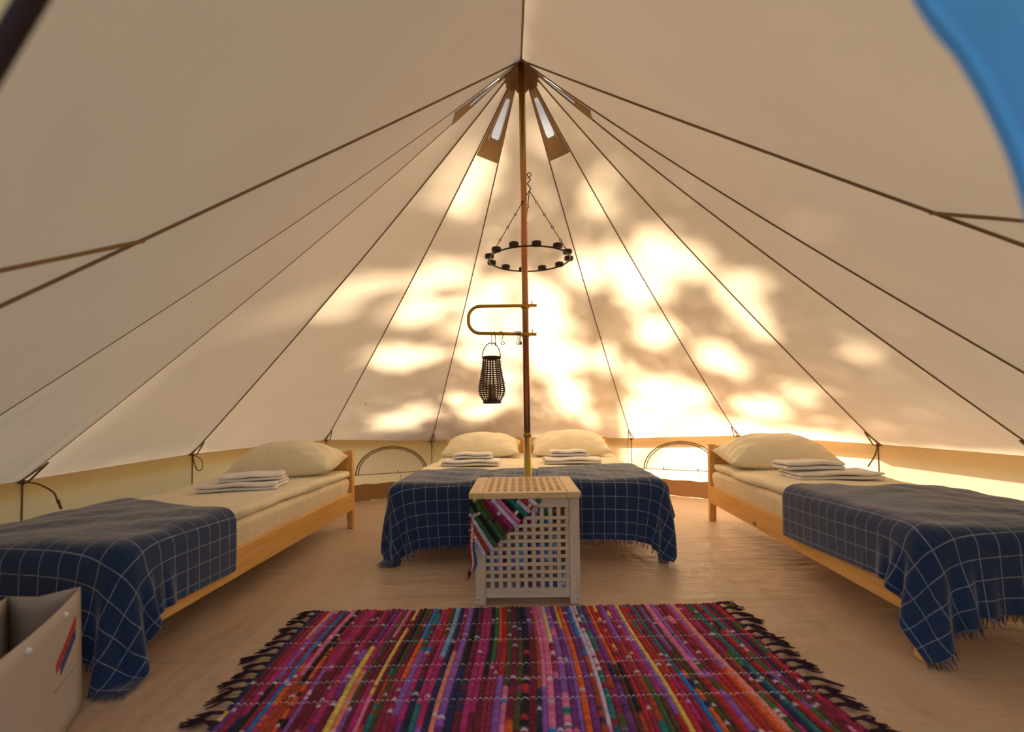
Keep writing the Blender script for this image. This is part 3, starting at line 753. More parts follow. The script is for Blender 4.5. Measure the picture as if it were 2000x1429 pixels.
def towel(w, d, layers, t, seed, flop=0.0):
    """folded towel: one sheet folded back on itself, extruded across its width"""
    rg = random.Random(seed); P = []
    for k in range(layers):
        z = t * (k + .5); rev = k % 2
        xs_ = [(-d / 2 + t * .5) + (d - t) * q / 10 for q in range(11)]
        if rev: xs_ = xs_[::-1]
        P += [(x, z) for x in xs_]
        if k < layers - 1:
            cx = xs_[-1]; sg = 1 if not rev else -1
            for q in range(1, 6):
                a = -math.pi / 2 + math.pi * q / 6; P.append((cx + sg * t * .5 * math.cos(a), z + t * .5 + t * .5 * math.sin(a)))
    nx = 16; V = []; ph = [rg.uniform(0, 6) for _ in range(6)]
    for i in range(nx + 1):
        x = -w / 2 + w * i / nx
        for (y, z) in P:
            k = z / (t * layers)
            V.append((x * (1 - .03 * k) + .006 * math.sin(7 * y / d + ph[0]), y + .010 * math.sin(3 * x / w * 2 + ph[1]) * k + .006 * math.sin(9 * x / w + ph[2]),
                      z * (1 - .12 * abs(2 * i / nx - 1) ** 3) + (.005 * math.sin(5 * x / w * 2 + ph[3]) + .003 * math.sin(8 * y / d + ph[4])) * k + flop * k * (x / w)))
    m_ = len(P); Fc = [(i * m_ + j, i * m_ + j + 1, (i + 1) * m_ + j + 1, (i + 1) * m_ + j) for i in range(nx) for j in range(m_ - 1)]
    o = mesh('towel', V, Fc, 'towel_white', None, True)
    s = o.modifiers.new('thick', 'SOLIDIFY'); s.thickness = t * .80; s.offset = 0
    b_ = o.modifiers.new('smooth', 'SUBSURF'); b_.levels = 1; b_.render_levels = 1
    return o

# ---- draped blankets: a small position-based cloth solver
def drape(x0, x1, y0, yfar, spacing, bx, ztop, steps=150, iters=10, seed=0, lift=0.0, rot=0.0):
    rg = np.random.default_rng(seed)
    nx = int(round((x1 - x0) / spacing)) + 1
    ymax = max(yfar(x) for x in np.linspace(x0, x1, 9)); ny = int(round((ymax - y0) / spacing)) + 1
    gx = np.linspace(x0, x1, nx); P = np.zeros((ny, nx, 3))
    for i, x in enumerate(gx): P[:, i, 0] = x; P[:, i, 1] = np.linspace(y0, yfar(x), ny)
    uv = P[:, :, :2].copy()
    if rot:
        c0 = np.array([(bx[0] + bx[1]) / 2, .3]); q = P[:, :, :2] - c0
        P[:, :, 0] = c0[0] + q[..., 0] * math.cos(rot) - q[..., 1] * math.sin(rot); P[:, :, 1] = c0[1] + q[..., 0] * math.sin(rot) + q[..., 1] * math.cos(rot)
    P[:, :, 2] = ztop + .02 + .004 * rg.standard_normal((ny, nx))
    groups = []
    def add(dj, di, k):
        js = np.arange(0, ny - abs(dj)); is_ = np.arange(max(0, -di), nx - max(0, di))
        J, I = np.meshgrid(js, is_, indexing='ij'); a = (J * nx + I).ravel(); b = ((J + dj) * nx + I + di).ravel()
        par = ((J // max(1, dj)) % 2 if dj else (I // max(1, di)) % 2).ravel()
        for q in (0, 1):
            m_ = par == q
            groups.append((a[m_], b[m_], k))
    add(0, 1, 1.0); add(1, 0, 1.0); add(1, 1, .30); add(1, -1, .30); add(0, 2, .05); add(2, 0, .05)
    X = P.reshape(-1, 3).copy(); X0 = X.copy(); X0[:, 2] = 0
    rest = [np.linalg.norm((X0[a] - X0[b]), axis=1) for a, b, _ in groups]
    prev = X.copy(); dt = 1 / 60
    bc = np.array([(bx[0] + bx[1]) / 2, (bx[2] + bx[3]) / 2, ztop / 2 - .5]); bh = np.array([(bx[1] - bx[0]) / 2, (bx[3] - bx[2]) / 2, ztop / 2 + .5]); r = .045; th = .006
    # cloth lying on the bed keeps its place; only the overhang moves freely
    lie = (X[:, 0] > bx[0] + .05) & (X[:, 0] < bx[1] - .05) & (X[:, 1] > bx[2] + .06); XY = X[lie, :2].copy()
    for st in range(steps):
        v = (X - prev) * .965; prev = X.copy(); X = X + v; X[:, 2] -= 9.8 * dt * dt
        for it in range(iters):
            for (a, b, k), rl in zip(groups, rest):
                d_ = X[b] - X[a]; l = np.linalg.norm(d_, axis=1) + 1e-9
                c = (d_ * ((l - rl) / l * .5 * k)[:, None]); X[a] += c; X[b] -= c
            if it % 3 == 2 or it == iters - 1:
                q = X - bc; s = np.sign(q); w = np.abs(q) - (bh - r); wp = np.maximum(w, 0); L2 = np.linalg.norm(wp, axis=1)
                inner = np.minimum(w.max(1), 0); sdv = L2 + inner - r
                hit = sdv < th
                if hit.any():
                    nrm = np.where(L2[:, None] > 1e-7, wp / (L2[:, None] + 1e-9), (w == w.max(1, keepdims=True)).astype(float)) * s
                    X[hit] += nrm[hit] * (th - sdv[hit])[:, None]
                    mv = X[hit] - prev[hit]; tn = mv - nrm[hit] * (mv * nrm[hit]).sum(1)[:, None]
                    prev[hit] += tn * .30
                X[:, 2] = np.maximum(X[:, 2], .012)
                X[lie, :2] += (XY - X[lie, :2]) * .8
    # loose ripples where the cloth lies on the bed
    w = np.clip(np.minimum(np.minimum(X[:, 0] - bx[0], bx[1] - X[:, 0]), X[:, 1] - bx[2]) / .08, 0, 1)
    a = rg.uniform(0, 6.3, 4)
    X[:, 2] += w * (.004 * (1 + np.sin(13 * X[:, 0] + 5 * np.sin(6 * X[:, 1] + a[0]) + a[1])) + .003 * (1 + np.sin(31 * X[:, 1] + 4 * np.sin(9 * X[:, 0] + a[2]) + a[3])))
    return X.reshape(ny, nx, 3), uv

def blanket(M, args, label, seed, zl=0.0):
    X, uv = drape(seed=seed, **args); ny, nx = X.shape[:2]
    V = X.reshape(-1, 3); Fc = [(j * nx + i, j * nx + i + 1, (j + 1) * nx + i + 1, (j + 1) * nx + i) for j in range(ny - 1) for i in range(nx - 1)]
    root = empty('blanket', (0, 0, 0), 0, label, 'blanket', 'navy plaid blankets'); root.matrix_world = M
    o = mesh('blanket_cloth', V, Fc, 'plaid_blue', root, True)
    ul = o.data.uv_layers.new(name='UVMap'); fu = uv.reshape(-1, 2)
    li = np.empty(len(o.data.loops), dtype=np.int32); o.data.loops.foreach_get('vertex_index', li)
    ul.data.foreach_set('uv', (fu[li] + 5.0).astype(np.float32).ravel())
    s = o.modifiers.new('thick', 'SOLIDIFY'); s.thickness = .005; s.offset = 1
    b_ = o.modifiers.new('smooth', 'SUBSURF'); b_.levels = 1; b_.render_levels = 1
    # fringe along the hem that hangs over the foot
    rg = random.Random(seed); FV = []; FF = []
    hem = [Vector(X[0, i]) for i in range(nx)]; nxt = [Vector(X[1, i]) for i in range(nx)]
    for i in range(nx - 1):
        for q in range(3):
            t = (q + rg.random()) / 3; p = hem[i].lerp(hem[i + 1], t); dn = (hem[i] - nxt[i]); dn = dn.normalized() if dn.length > 1e-6 else Vector((0, 0, -1))
            side = (hem[i + 1] - hem[i]); side = side.normalized() if side.length > 1e-6 else Vector((1, 0, 0))
            ln = rg.uniform(.016, .036); dv = (dn + Vector((0, 0, -.5))).normalized() + side * rg.uniform(-.35, .35) + Vector((0, rg.uniform(-.25, .1), 0))
            e0 = p + dv * ln * .5; e1 = p + dv * ln + side * rg.uniform(-.006, .006)
            e1.z = max(e1.z, .006); e0.z = max(e0.z, .006)
            Vt, Ft = sweep([p, e0, e1], [.0016, .0014, .0006], 3)
            k0 = len(FV); FV += Vt; FF += [tuple(x + k0 for x in f) for f in Ft]
    fr = mesh('fringe', FV, FF, 'fringe_blue', root); fr['kind'] = 'stuff'
    return root

def rzof(p, q): return math.atan2(-(q[0] - p[0]), q[1] - p[1])
# left bed: right side runs (-1.267,1.547) -> (-1.2,3.666)
RZL = rzof((-1.267, 1.547), (-1.2, 3.666)); ML = (-1.267 - W_ * math.cos(RZL), 1.547 - W_ * math.sin(RZL), 0)
RZR = rzof((1.375, 1.60), (1.497, 3.687)); MR = (1.375, 1.60, 0)
RZM = rzof((0, 0), (.066, 2.06)); MM = (-.722, 2.745, 0)
MM2 = (MM[0] + (W_ + .006) * math.cos(RZM), MM[1] + (W_ + .006) * math.sin(RZM), 0)
ZM0, ZM1, ZD1 = .235, .385, .437
BEDS = [(ML, RZL, 'left', 'left single bed', 'pine single bed on the left side of the tent'),
        (MM, RZM, 'mid_l', 'left half of the double bed', 'pine bed forming the left half of the pair at the back'),
        (MM2, RZM, 'mid_r', 'right half of the double bed', 'pine bed forming the right half of the pair at the back'),
        (MR, RZR, 'right', 'right single bed', 'pine single bed on the right side of the tent')]
for i, (loc, rz, key, where, lab) in enumerate(BEDS):
    make_bed(loc, rz, lab, 'pine beds'); M = frame(loc, rz)
    o = soft_slab('mattress', .026, W_ - .026 + .0, .034, L_ - .05, ZM0 - .02, ZM1, 'sheet_cream', r=.035, wav=.008, topw=.0, seed=i)
    # cloth side bulges a little over the rails
    for v in o.data.vertices:
        if v.co.z > .29:
            v.co.x += .016 * (1 if v.co.x > W_ / 2 else -1) * min(1, (v.co.z - .28) / .04) * min(1, abs(v.co.x - W_ / 2) / .3)
    o.matrix_world = M; tag(o, f'cream sheeted mattress on the {where}', 'mattress', 'mattresses')
    o = soft_slab('duvet', .012, W_ - .012, .03, L_ - .052, ZM1 + .003, ZD1, 'duvet_cream', r=.024, wav=.022, topw=.0045, seed=20 + i)
    o.matrix_world = M; tag(o, f'cream duvet spread over the {where}', 'duvet', 'duvets')

PIL = [(0, (.44, 1.79), .70, .42, .245, 3, 8, 'plump cream pillow at the head of the left single bed'),
       (1, (.38, 1.74), .72, .46, .215, 0, 10, 'cream pillow on the left half of the double bed'),
       (2, (.40, 1.74), .72, .46, .235, 0, 10, 'cream pillow on the right half of the double bed'),
       (3, (.36, 1.79), .72, .42, .245, -2, 8, 'plump cream pillow at the head of the right single bed')]
for bi, (x, y), w, d_, h, rz, tilt, lab in PIL:
    o = pillow(w, d_, h, bi + 5); place(o, frame(*BEDS[bi][:2]), (x, y, ZD1 + .062), rz * D2R, tilt * D2R); tag(o, lab, 'pillow', 'cream pillows')
TOW = [(0, (.45, 1.22), .42, .30, 2, .022, 14, 0, 'lower white towel on the left single bed, spread wide and flat'),
       (0, (.49, 1.26), .34, .22, 2, .019, 24, .045, 'upper white towel on the left single bed, rumpled'),
       (1, (.36, 1.02), .46, .26, 2, .023, 2, 0, 'large folded white towel, lower of two on the left half of the double bed'),
       (1, (.37, 1.08), .31, .16, 2, .022, -1, .047, 'small folded white towel on top on the left half of the double bed'),
       (2, (.36, 1.10), .46, .26, 2, .023, 1, 0, 'large folded white towel, lower of two on the right half of the double bed'),
       (2, (.34, 1.17), .31, .16, 2, .024, 2, .047, 'small folded white towel on top on the right half of the double bed'),
       (3, (.44, 1.26), .50, .26, 2, .023, 2, 0, 'large folded white towel, lower of two on the right single bed'),
       (3, (.34, 1.30), .36, .18, 2, .026, 3, .047, 'small folded white towel, upper of two on the right single bed')]
for k, (bi, (x, y), w, d_, n, t, rz, dz, lab) in enumerate(TOW):
    o = towel(w, d_, n, t, k); place(o, frame(*BEDS[bi][:2]), (x, y, ZD1 + .003 + dz), rz * D2R); tag(o, lab, 'towel', 'folded white towels')

BXS = (0.0 - .004, W_ + .004, -.006, L_)
blanket(frame(ML, RZL), dict(x0=-.22, x1=W_ + .22, y0=-.245, yfar=lambda x: .58 + .24 * (1 - min(1, max(0, x / W_))) + .012 * math.sin(9 * x), spacing=.0195, bx=BXS, ztop=ZD1 + .004, rot=-2 * D2R),
        'dark navy plaid blanket over the foot of the left single bed', 1)
blanket(frame(MR, RZR), dict(x0=-.19, x1=W_ + .20, y0=-.225, yfar=lambda x: .93 - .10 * x + .012 * math.sin(8 * x), spacing=.0195, bx=BXS, ztop=ZD1 + .004, rot=2.5 * D2R),
        'dark navy plaid blanket over the foot of the right single bed', 2)
BXM = (-.004, 2 * W_ + .010, -.006, L_)
blanket(frame(MM, RZM), dict(x0=-.19, x1=.90, y0=-.285, yfar=lambda x: .62 + .03 * math.sin(5 * x), spacing=.0195, bx=BXM, ztop=ZD1 + .004, rot=1.0 * D2R),
        'blue plaid fringed blanket over the left half of the double bed', 3)
blanket(frame(MM, RZM), dict(x0=.87, x1=2 * W_ + .18, y0=-.265, yfar=lambda x: .62 + .18 * max(0, (x - .9) / .7) + .02 * math.sin(6 * x), spacing=.0195, bx=tuple(np.array(BXM) + np.array([0, .004, -.010, 0])), ztop=ZD1 + .014, rot=-1.5 * D2R),
        'blue plaid fringed blanket over the right half of the double bed', 4)

# ------------------------------------------------------------------ rag strips (beaded cotton weft)
PAL = dict(maroon=(.16, .012, .035), wine=(.28, .018, .070), magenta=(.42, .025, .17), pink=(.70, .17, .38), purple=(.17, .035, .24), violet=(.27, .10, .48), navy=(.02, .025, .09),
           blue=(.02, .19, .58), sky=(.20, .38, .70), teal=(.02, .18, .20), green=(.04, .14, .045), olive=(.075, .075, .02), orange=(.72, .12, .02), rust=(.38, .055, .02), yellow=(.75, .55, .10),
           salmon=(.75, .24, .20), red=(.42, .02, .03), black=(.018, .012, .016), lilac=(.60, .52, .72), brown=(.11, .035, .02), cream=(.72, .58, .36), turq=(.05, .35, .40))
def colour_runs(n, bead, names, wts, rg, runlen=(.2, .8)):
    out = []
    while len(out) < n:
        c = PAL[rg.choices(names, wts)[0]]; k = max(4, int(rg.uniform(*runlen) / bead))
        c2 = PAL[rg.choices(names, wts)[0]]
        fleck = rg.random() < .3
        sw = False
        for q in range(k):
            if fleck and rg.random() < (.35 if sw else .10): sw = not sw
            cc = PAL['lilac'] if rg.random() < .02 else c2 if sw else c
            f = rg.uniform(.95, 1.55); out.append(tuple(min(1, x * f) for x in cc))
    return out[:n]
def rag_strip(name, path, width, height, cols, parent, side, closed=False, jit=.17, rg=random):
    """a row of little cushions along path; side = direction across the strip, cushions bulge along path x side"""
    V = []; Fc = []; C = []; n = len(path); cs = 5 if not closed else 8
    P = [Vector(p) for p in path]
    S = side if isinstance(side, list) else [Vector(side)] * n
    for i in range(n):
        t = (P[min(i + 1, n - 1)] - P[max(i - 1, 0)]).normalized(); s = (S[i] - t * S[i].dot(t)).normalized(); u = s.cross(t)
        if u.z < 0 and not closed: u = -u
        k = .54 if i % 2 == 0 else 1.0 + rg.uniform(-jit, jit)
        if i in (0, n - 1): k = .45
        for q in range(cs):
            a = math.pi * q / (cs - 1) if not closed else 2 * math.pi * q / cs
            V.append(P[i] + s * (width / 2 * math.cos(a) * (.5 + .5 * k)) + u * (height * math.sin(a) * k))
            col = cols[min(len(cols) - 1, i // 2)]; sh = .6 if i % 2 == 0 else 1  # valleys between cushions darkened: crease shade painted into the colour
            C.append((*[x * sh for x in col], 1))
    for i in range(n - 1):
        for q in range(cs - (0 if closed else 1)):
            Fc.append((i * cs + q, i * cs + (q + 1) % cs, (i + 1) * cs + (q + 1) % cs, (i + 1) * cs + q))
    Fc.append(tuple(range(cs))); Fc.append(tuple((n - 1) * cs + q for q in range(cs))[::-1])
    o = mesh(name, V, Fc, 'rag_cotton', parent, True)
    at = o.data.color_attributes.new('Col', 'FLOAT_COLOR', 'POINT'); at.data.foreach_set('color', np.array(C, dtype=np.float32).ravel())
    return o

# floor rug
rug = empty('rag_rug', (.03, 1.45, 0), .010, 'multicoloured striped rag rug with dark fringed ends on the floor', 'rug')
RX0, RX1, RY0, RY1 = -.875, .875, -.62, .640
rgx = random.Random(11); x = RX0; strips = []
while x < RX1:
    w = rgx.uniform(.013, .023); strips.append((x, w)); x += w
def wig(x, y):                                        # shared wander so neighbours never cross
    return .012 * math.sin(2.3 * y + 3.1 * x) + .006 * math.sin(6.1 * y + 5 * x) + (.025 * x) * (-(y - RY1))
BEAD = .0115
for x, w in strips:
    t = (x - RX0) / (RX1 - RX0)
    wts = dict(maroon=2.4, wine=3.0, magenta=2.6, pink=1.2, purple=1.6, violet=1.0, navy=1.1, blue=.9, sky=.3, teal=.9, green=.8, olive=.7, orange=1.0, rust=.9, yellow=.35, salmon=.5, red=1.1, black=.8, lilac=.5, brown=.7, cream=.15)
    if t < .3: wts.update(maroon=4, wine=4, yellow=.6, orange=1.3)
    elif t < .62: wts.update(magenta=3.6, purple=2.6, violet=2.0, blue=2.2, navy=1.6, pink=1.8)
    else: wts.update(red=2.6, orange=1.8, rust=2.0, brown=1.6, wine=3.4, purple=1.0, green=1.2)
    n = int((RY1 - RY0) / BEAD) * 2 + 1
    cols = colour_runs(n // 2 + 1, BEAD, list(wts), list(wts.values()), rgx, (.22, 1.0))
    y1 = RY1 + rgx.uniform(-.006, .006)
    path = [(x + w / 2 + wig(x, y1 - BEAD / 2 * i), y1 - BEAD / 2 * i, .0035) for i in range(n)]
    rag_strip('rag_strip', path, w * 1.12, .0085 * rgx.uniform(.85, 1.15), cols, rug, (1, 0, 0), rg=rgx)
# white warp threads that show as rows of small stitches
for yy in (.345, .175, .085, -.02, .48):
    P = []; hh = .0125
    for x, w in strips:
        for q in (0, .25, .5, .75): P.append((x + w * q + wig(x, yy), yy + .002 * math.sin(x * 40), .004 + (hh - .003) * math.sin(math.pi * q)))
    tube('warp_thread', P, .0011, 'warp_white', rug, 4)
# knotted fringe
for sgn, xe in ((-1, RX0), (1, RX1)):
    y = RY1 - .01
    while y > RY0:
        V = []; Fc = []; x0 = xe + wig(xe, y); L0 = rgx.uniform(.06, .10); dy = rgx.uniform(-.035, .01)
        for q in range(7):
            e = Vector((x0 + sgn * (L0 + rgx.uniform(-.02, .015)), y + dy + rgx.uniform(-.022, .022), .004)); s0 = Vector((x0 - sgn * .01, y + rgx.uniform(-.014, .014), .006))
            k = s0.lerp(e, .35); k.z = .013; k.y = y + dy * .3 + rgx.uniform(-.005, .005)
            m2 = s0.lerp(e, .7) + Vector((0, rgx.uniform(-.008, .008), 0)); m2.z = rgx.uniform(.006, .012)
            Vt, Ft = sweep(bez([s0, k, m2, e], 4), [.0032] * 8 + [.0026] * 4 + [.0012], 4); o0 = len(V); V += Vt; Fc += [tuple(v + o0 for v in f) for f in Ft]
        mesh('fringe_tassel', V, Fc, 'fringe_dark', rug, True)
        y -= rgx.uniform(.046, .06)

# ------------------------------------------------------------------ slatted crate table
HX0, HX1, HY0, HY1 = -.172, .296, 2.125, 2.585
cr = empty('slatted_crate', ((HX0 + HX1) / 2, (HY0 + HY1) / 2, 0), -.012, 'square slatted wooden crate with a pierced lid in front of the double bed', 'crate')
hw, hd = (HX1 - HX0) / 2, (HY1 - HY0) / 2
LEGW = .046
for sx in (-1, 1):
    for sy in (-1, 1):
        x0, x1 = (-hw, -hw + LEGW) if sx < 0 else (hw - LEGW, hw); y0, y1 = (-hd, -hd + .030) if sy < 0 else (hd - .030, hd)
        lg = box('leg', (x0, y0, 0), (x1, y1, .476), 'acacia_z', cr)
        if sy < 0:
            for z_ in (.455, .030):
                if (sx > 0) or z_ < .1:
                    V, Fc = lathe([(.0065, -.001), (.0065, .0012), (.003, .0025)], 12); o = mesh('screw', V, Fc, 'screw_steel', lg, True)
                    o.rotation_euler = (90 * D2R, 0, 0); o.location = (hw - .014 if sx > 0 else -hw + .012, -hd, z_)
def lattice(side):
    """rails, slats across in front and uprights behind; side = front, back, left or right"""
    a0, a1 = (-hw + LEGW, hw - LEGW) if side in ('front', 'back') else (-hd + .030, hd - .030)
    def pc(name, u0, u1, d0, d1, z0, z1, mat):
        if side == 'front': return box(name, (u0, -hd + d0, z0), (u1, -hd + d1, z1), mat, cr, .0015, 1)
        if side == 'back': return box(name, (u0, hd - d1, z0), (u1, hd - d0, z1), mat, cr, .0015, 1)
        if side == 'left': return box(name, (-hw + d0, u0, z0), (-hw + d1, u1, z1), mat, cr, .0015, 1)
        return box(name, (hw - d1, u0, z0), (hw - d0, u1, z1), mat, cr, .0015, 1)
    hm = 'acacia_x' if side in ('front', 'back') else 'acacia_y'
    pc('top_rail', a0, a1, .004, .022, .434, .476, hm); pc('bottom_rail', a0, a1, .004, .022, .032, .074, hm)
    pit = (.434 - .074) / 10.45; slat = pit * .46
    for k in range(9):
        z0 = .074 + pit * (k + 1) - slat * .28; pc('cross_slat', a0, a1, .005, .013, z0, z0 + slat, hm)
    up = (a1 - a0) / 10.0
    for k in range(10):
        u0 = a0 + up * (k + .52); pc('upright_slat', u0, min(a1, u0 + up * .50), .0135, .0205, .07, .438, 'acacia_z')
for s_ in ('front', 'back', 'left', 'right'): lattice(s_)
# lid
lx0, lx1, ly0, ly1, lz0, lz1 = -hw - .025, hw + .008, -hd - .016, hd + .016, .478, .505
def plate(name, pts, z0, z1, mat):
    bm = bmesh.new(); vs0 = [bm.verts.new((x, y, z0)) for x, y in pts]; f = bm.faces.new(vs0)
    ex = bmesh.ops.extrude_face_region(bm, geom=[f]); bmesh.ops.translate(bm, vec=(0, 0, z1 - z0), verts=[v for v in ex['geom'] if isinstance(v, bmesh.types.BMVert)])
    bmesh.ops.recalc_face_normals(bm, faces=bm.faces); bmesh.ops.bevel(bm, geom=[e for e in bm.edges if abs(e.verts[0].co.z - e.verts[1].co.z) < 1e-6], offset=.004, segments=2, affect='EDGES')
    me = bpy.data.meshes.new(name); bm.to_mesh(me); bm.free(); return link(name, me, mat, lid)
lid = bpy.data.objects.new('lid', None); COL.objects.link(lid); lid.parent = cr
bw = .063
def rc(cx, cy, r, a0): return [(cx + r * math.cos((a0 + 90 * k / 5) * D2R), cy + r * math.sin((a0 + 90 * k / 5) * D2R)) for k in range(6)]
r = .016
plate('lid_board', rc(lx0 + r, ly0 + r, r, 180)[::1] + [(lx0 + bw, ly0), (lx0 + bw, ly1)] + rc(lx0 + r, ly1 - r, r, 90), lz0, lz1, 'lid_y')
plate('lid_board', [(lx1 - bw, ly0)] + rc(lx1 - r, ly0 + r, r, 270) + rc(lx1 - r, ly1 - r, r, 0) + [(lx1 - bw, ly1)], lz0, lz1, 'lid_y')
ix0, ix1 = lx0 + bw + .0006, lx1 - bw - .0006
box('lid_board', (ix0, ly0, lz0), (ix1, ly0 + .052, lz1), 'lid_x', lid, .003); box('lid_board', (ix0, ly1 - .040, lz0), (ix1, ly1, lz1), 'lid_x', lid, .003)
jy0, jy1 = ly0 + .0526, ly1 - .0406
py = (jy1 - jy0) / 9.55
for k in range(9):
    y0 = jy0 + py * (k + .55); box('lid_slat', (ix0, y0, lz0 + .012), (ix1, y0 + py * .45, lz1 - .0005), 'lid_x', lid, .001, 1)
px = (ix1 - ix0) / 10.5
for k in range(11):
    x0 = ix0 + px * k; box('lid_slat', (x0, jy0, lz0 + .011), (x0 + px * .5, jy1, lz1 - .001), 'lid_y', lid, .001, 1)

# rag rug stuffed in the crate with a corner hanging out under the lid
rr = empty('stuffed_rag_rug', ((HX0 + HX1) / 2, HY0, 0), -.012, 'striped rag rug stuffed in the slatted crate, one corner hanging out under the lid', 'rug')
rg3 = random.Random(5)
flapc = ['lilac', 'rust', 'lilac', 'green', 'black', 'green', 'olive', 'maroon', 'magenta', 'lilac', 'pink', 'black', 'teal', 'lilac', 'red', 'lilac', 'green', 'red']
nf = 17
ox = (HX0 + HX1) / 2
H0, H1 = Vector((-.140, 0, .225)), Vector((.128, 0, .470)); hemd = (H1 - H0).normalized()
for k in range(nf):
    t = (k + .5) / nf
    e = H0.lerp(H1, t); dr = Vector((.46 + .34 * t, 0, -.89 + .32 * t)).normalized()
    ln = min((.476 - e.z) / -dr.z, (e.x + .194) / dr.x); st = e - dr * ln
    nb = max(6, int(ln / .0062)); seg = []
    for q in range(nb + 1):
        f = q / nb; p = st.lerp(e, f); seg.append(Vector((p.x - ox, -.008 - .014 * min(1, f * 3 * ln / .15) + .004 * math.sin(k * 1.1), p.z)))
    base = PAL[flapc[k % len(flapc)]]; cols = []
    for q in range(nb):
        c = base if rg3.random() > .07 else PAL[rg3.choice(['black', 'lilac', 'maroon', 'cream'])]; f = rg3.uniform(.8, 1.2); cols.append(tuple(min(1, x * f) for x in c))
    rag_strip('rag_strip', seg, .0240, .0065, cols, rr, hemd, closed=True, rg=rg3)
for q in range(6):                                    # hanging tail with a tassel
    c = PAL[['red', 'cream', 'lilac', 'orange', 'black', 'blue'][q]]
    tube_pts = bez([(-.190 - ox + q * .004, -.018, .40 - q * .02), (-.192 - ox + q * .003, -.026, .27), (-.188 - ox + q * .004, -.026, .20), (-.196 - ox + q * .003, -.024, .165)], 10)
    rag_strip('rag_strip', tube_pts, .010, .005, [c] * 40, rr, (1, 0, 0), closed=True, rg=rg3)
V = []; Fc = []
for q in range(7):
    Vt, Ft = sweep([(-.196 - ox, -.024, .175), (-.200 - ox + rg3.uniform(-.008, .008), -.024, .15), (-.203 - ox + rg3.uniform(-.012, .01), -.022, .125)], [.003, .0022, .0008], 4); o0 = len(V); V += Vt; Fc += [tuple(v + o0 for v in f) for f in Ft]
mesh('fringe_tassel', V, Fc, 'fringe_dark', rr, True)
names = ['lilac', 'maroon', 'wine', 'violet', 'blue', 'turq', 'black', 'lilac', 'purple', 'magenta', 'green', 'rust', 'sky', 'violet', 'sky']
for k in range(19):                                   # rug folded inside, seen through the holes
    x = -.170 + .335 * k / 18
    P = [(x + .012 * math.sin(3 * k + 14 * z_ / .4) * .6, .037 + .003 * math.sin(k * 1.3 + z_ * 9), .045 + z_) for z_ in [.40 * i / 50 for i in range(51)]]
    top = .40 - .25 * max(0, (k - 12) / 6) ** 1.5
    P = [p for p in P if p[2] < .045 + top]
    rag_strip('rag_strip', P, .021, .010, colour_runs(len(P) // 2 + 1, .008, names, [1] * len(names), rg3, (.03, .12)), rr, (1, 0, 0), closed=True, rg=rg3)

# ------------------------------------------------------------------ paper carrier bag
bdir = Vector((.444, -.896, 0)).normalized(); bn = Vector((.896, .444, 0)).normalized()
b0 = Vector((-1.305, 1.431, 0)); BW, BD, BH = .52, .16, .365
bag = empty('paper_bag', b0 + bdir * BW / 2 - bn * BD / 2, 0, 'white paper carrier bag standing open at the foot of the left bed', 'bag')
ctr = Vector(bag.location)
def bp(a, d_, z): return b0 + bdir * a - bn * d_ - ctr + Vector((0, 0, z))
def sheet(name, grid, mat):
    n, m_ = len(grid), len(grid[0]); V = [p for row in grid for p in row]
    o = mesh(name, V, [(i * m_ + j, i * m_ + j + 1, (i + 1) * m_ + j + 1, (i + 1) * m_ + j) for i in range(n - 1) for j in range(m_ - 1)], mat, bag, True)
    s = o.modifiers.new('thick', 'SOLIDIFY'); s.thickness = .0012; s.offset = 0
    return o
def face_pt(a, d0, z, out):                           # big faces bow a little at the top
    k = (z / BH) ** 2 * math.sin(math.pi * a / BW); return bp(a, d0 - out * .012 * k, z)
sheet('front_panel', [[face_pt(BW * i / 12, 0, BH * j / 8, 1) for i in range(13)] for j in range(9)], 'bag_paper')
sheet('back_panel', [[face_pt(BW * i / 12, BD, BH * j / 8, -.4) for i in range(13)] for j in range(9)], 'bag_paper')
for a, sg in ((0, 1), (BW, -1)):
    sheet('gusset', [[bp(a + sg * .045 * (z / BH) * (1 - abs(2 * t - 1)), BD * t, z) for t in (0, .25, .5, .75, 1)] for z in [BH * j / 8 for j in range(9)]], 'bag_paper')
sheet('base', [[bp(BW * i, BD * j, .002) for i in (0, 1)] for j in (0, 1)], 'bag_paper')
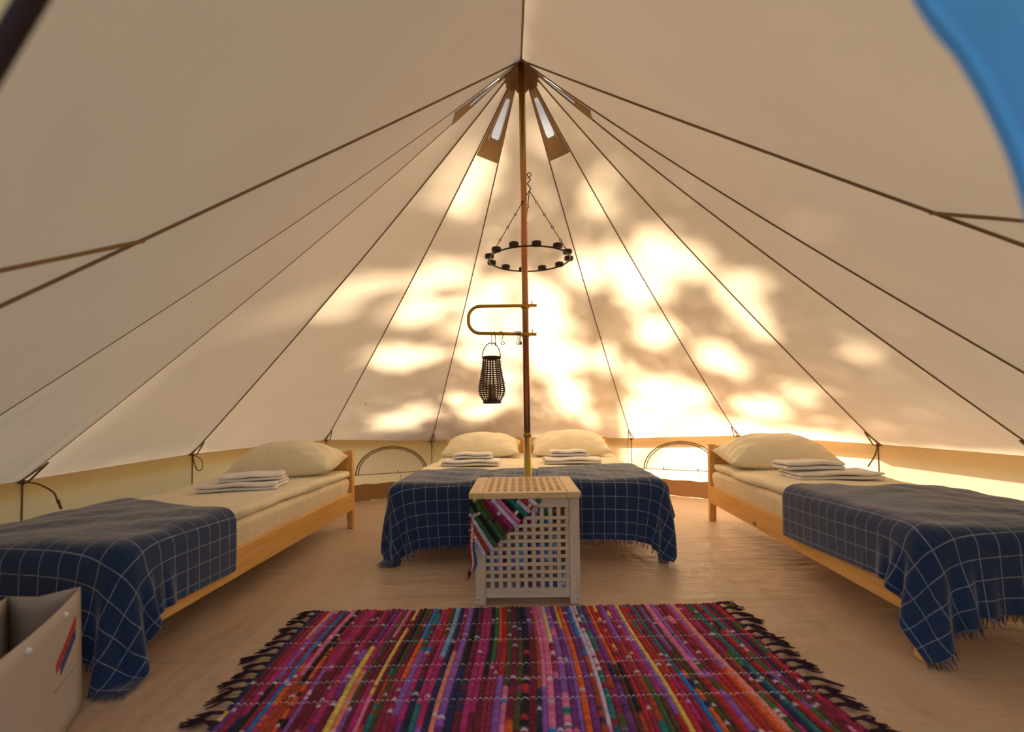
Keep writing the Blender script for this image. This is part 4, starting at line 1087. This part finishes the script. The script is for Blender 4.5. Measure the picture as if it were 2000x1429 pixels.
for d_, og in ((0, .002), (BD, -.002)):
    tube('cord_handle', bez([bp(.15, d_ - og * 3 , BH - .035), bp(.17, d_ + .012, BH - .05), bp(.26, d_ + .03 * (1 if d_ == 0 else -1), BH - .10), bp(.35, d_ + .012, BH - .05), bp(.37, d_ - og * 3, BH - .035)], 8), .004, 'bag_cord', bag, 6)
for a in (.15, .37):
    V, Fc = lathe([(.002, -.008), (.007, -.004), (.008, 0), (.007, .004), (.002, .008)], 10, bp(a, -.010, BH - .030)); mesh('cord_knot', V, Fc, 'bag_cord', bag, True)
def print_bar(a0, z0, a1, z1, h, mat):
    q = [(a0, z0), (a1, z1), (a1 + .004, z1 + h), (a0 + .004, z0 + h)]
    V = []
    for a, z in q: V.append(face_pt(a, 0, z, 1) + bn * .0016)
    mesh('printed_mark', V, [(0, 1, 2, 3)], mat, bag)
for k in range(9):                                    # slanting two-row word mark, too blurred to read
    a0 = .195 - .0165 * k; z0 = .195 + .0085 * k
    print_bar(a0, z0, a0 - .0135, z0 + .006, .030, 'print_red')
    if k > 1: print_bar(a0 + .004, z0 - .034, a0 - .0095, z0 - .028, .030, 'print_blue')
print_bar(.20, .150, .045, .150, .006, 'print_grey')

# ------------------------------------------------------------------ curtain tied beside the entrance, blue sky light painted into its colour
cu = empty('entrance_curtain', (.40, .27, .5), 0, 'fabric curtain hanging at the right of the entrance, blue sky light painted in', 'curtain')
edge = bez([(.163, 0, 1.26), (.235, 0, 1.118), (.262, 0, 1.08), (.281, 0, 1.046), (.297, 0, 1.005), (.313, 0, .93), (.33, 0, .75), (.335, 0, .55)], 8)
V = []; nu = 40; ne = len(edge)
for i, p in enumerate(edge):
    for j in range(nu + 1):
        w = .26 * j / nu
        V.append((p.x + w * .9 - .40, .018 * math.sin(j * .8 + .2 * i / ne) + .02 * w, p.z + w * .35 - .5))
mesh('curtain_cloth', V, [(i * (nu + 1) + j, i * (nu + 1) + j + 1, (i + 1) * (nu + 1) + j + 1, (i + 1) * (nu + 1) + j) for i in range(ne - 1) for j in range(nu)], 'sky_tinted_fabric', cu, True)
tube('curtain_hem', [(p.x - .40, .002, p.z - .5) for p in edge], .003, 'sky_tinted_fabric', cu, 6)
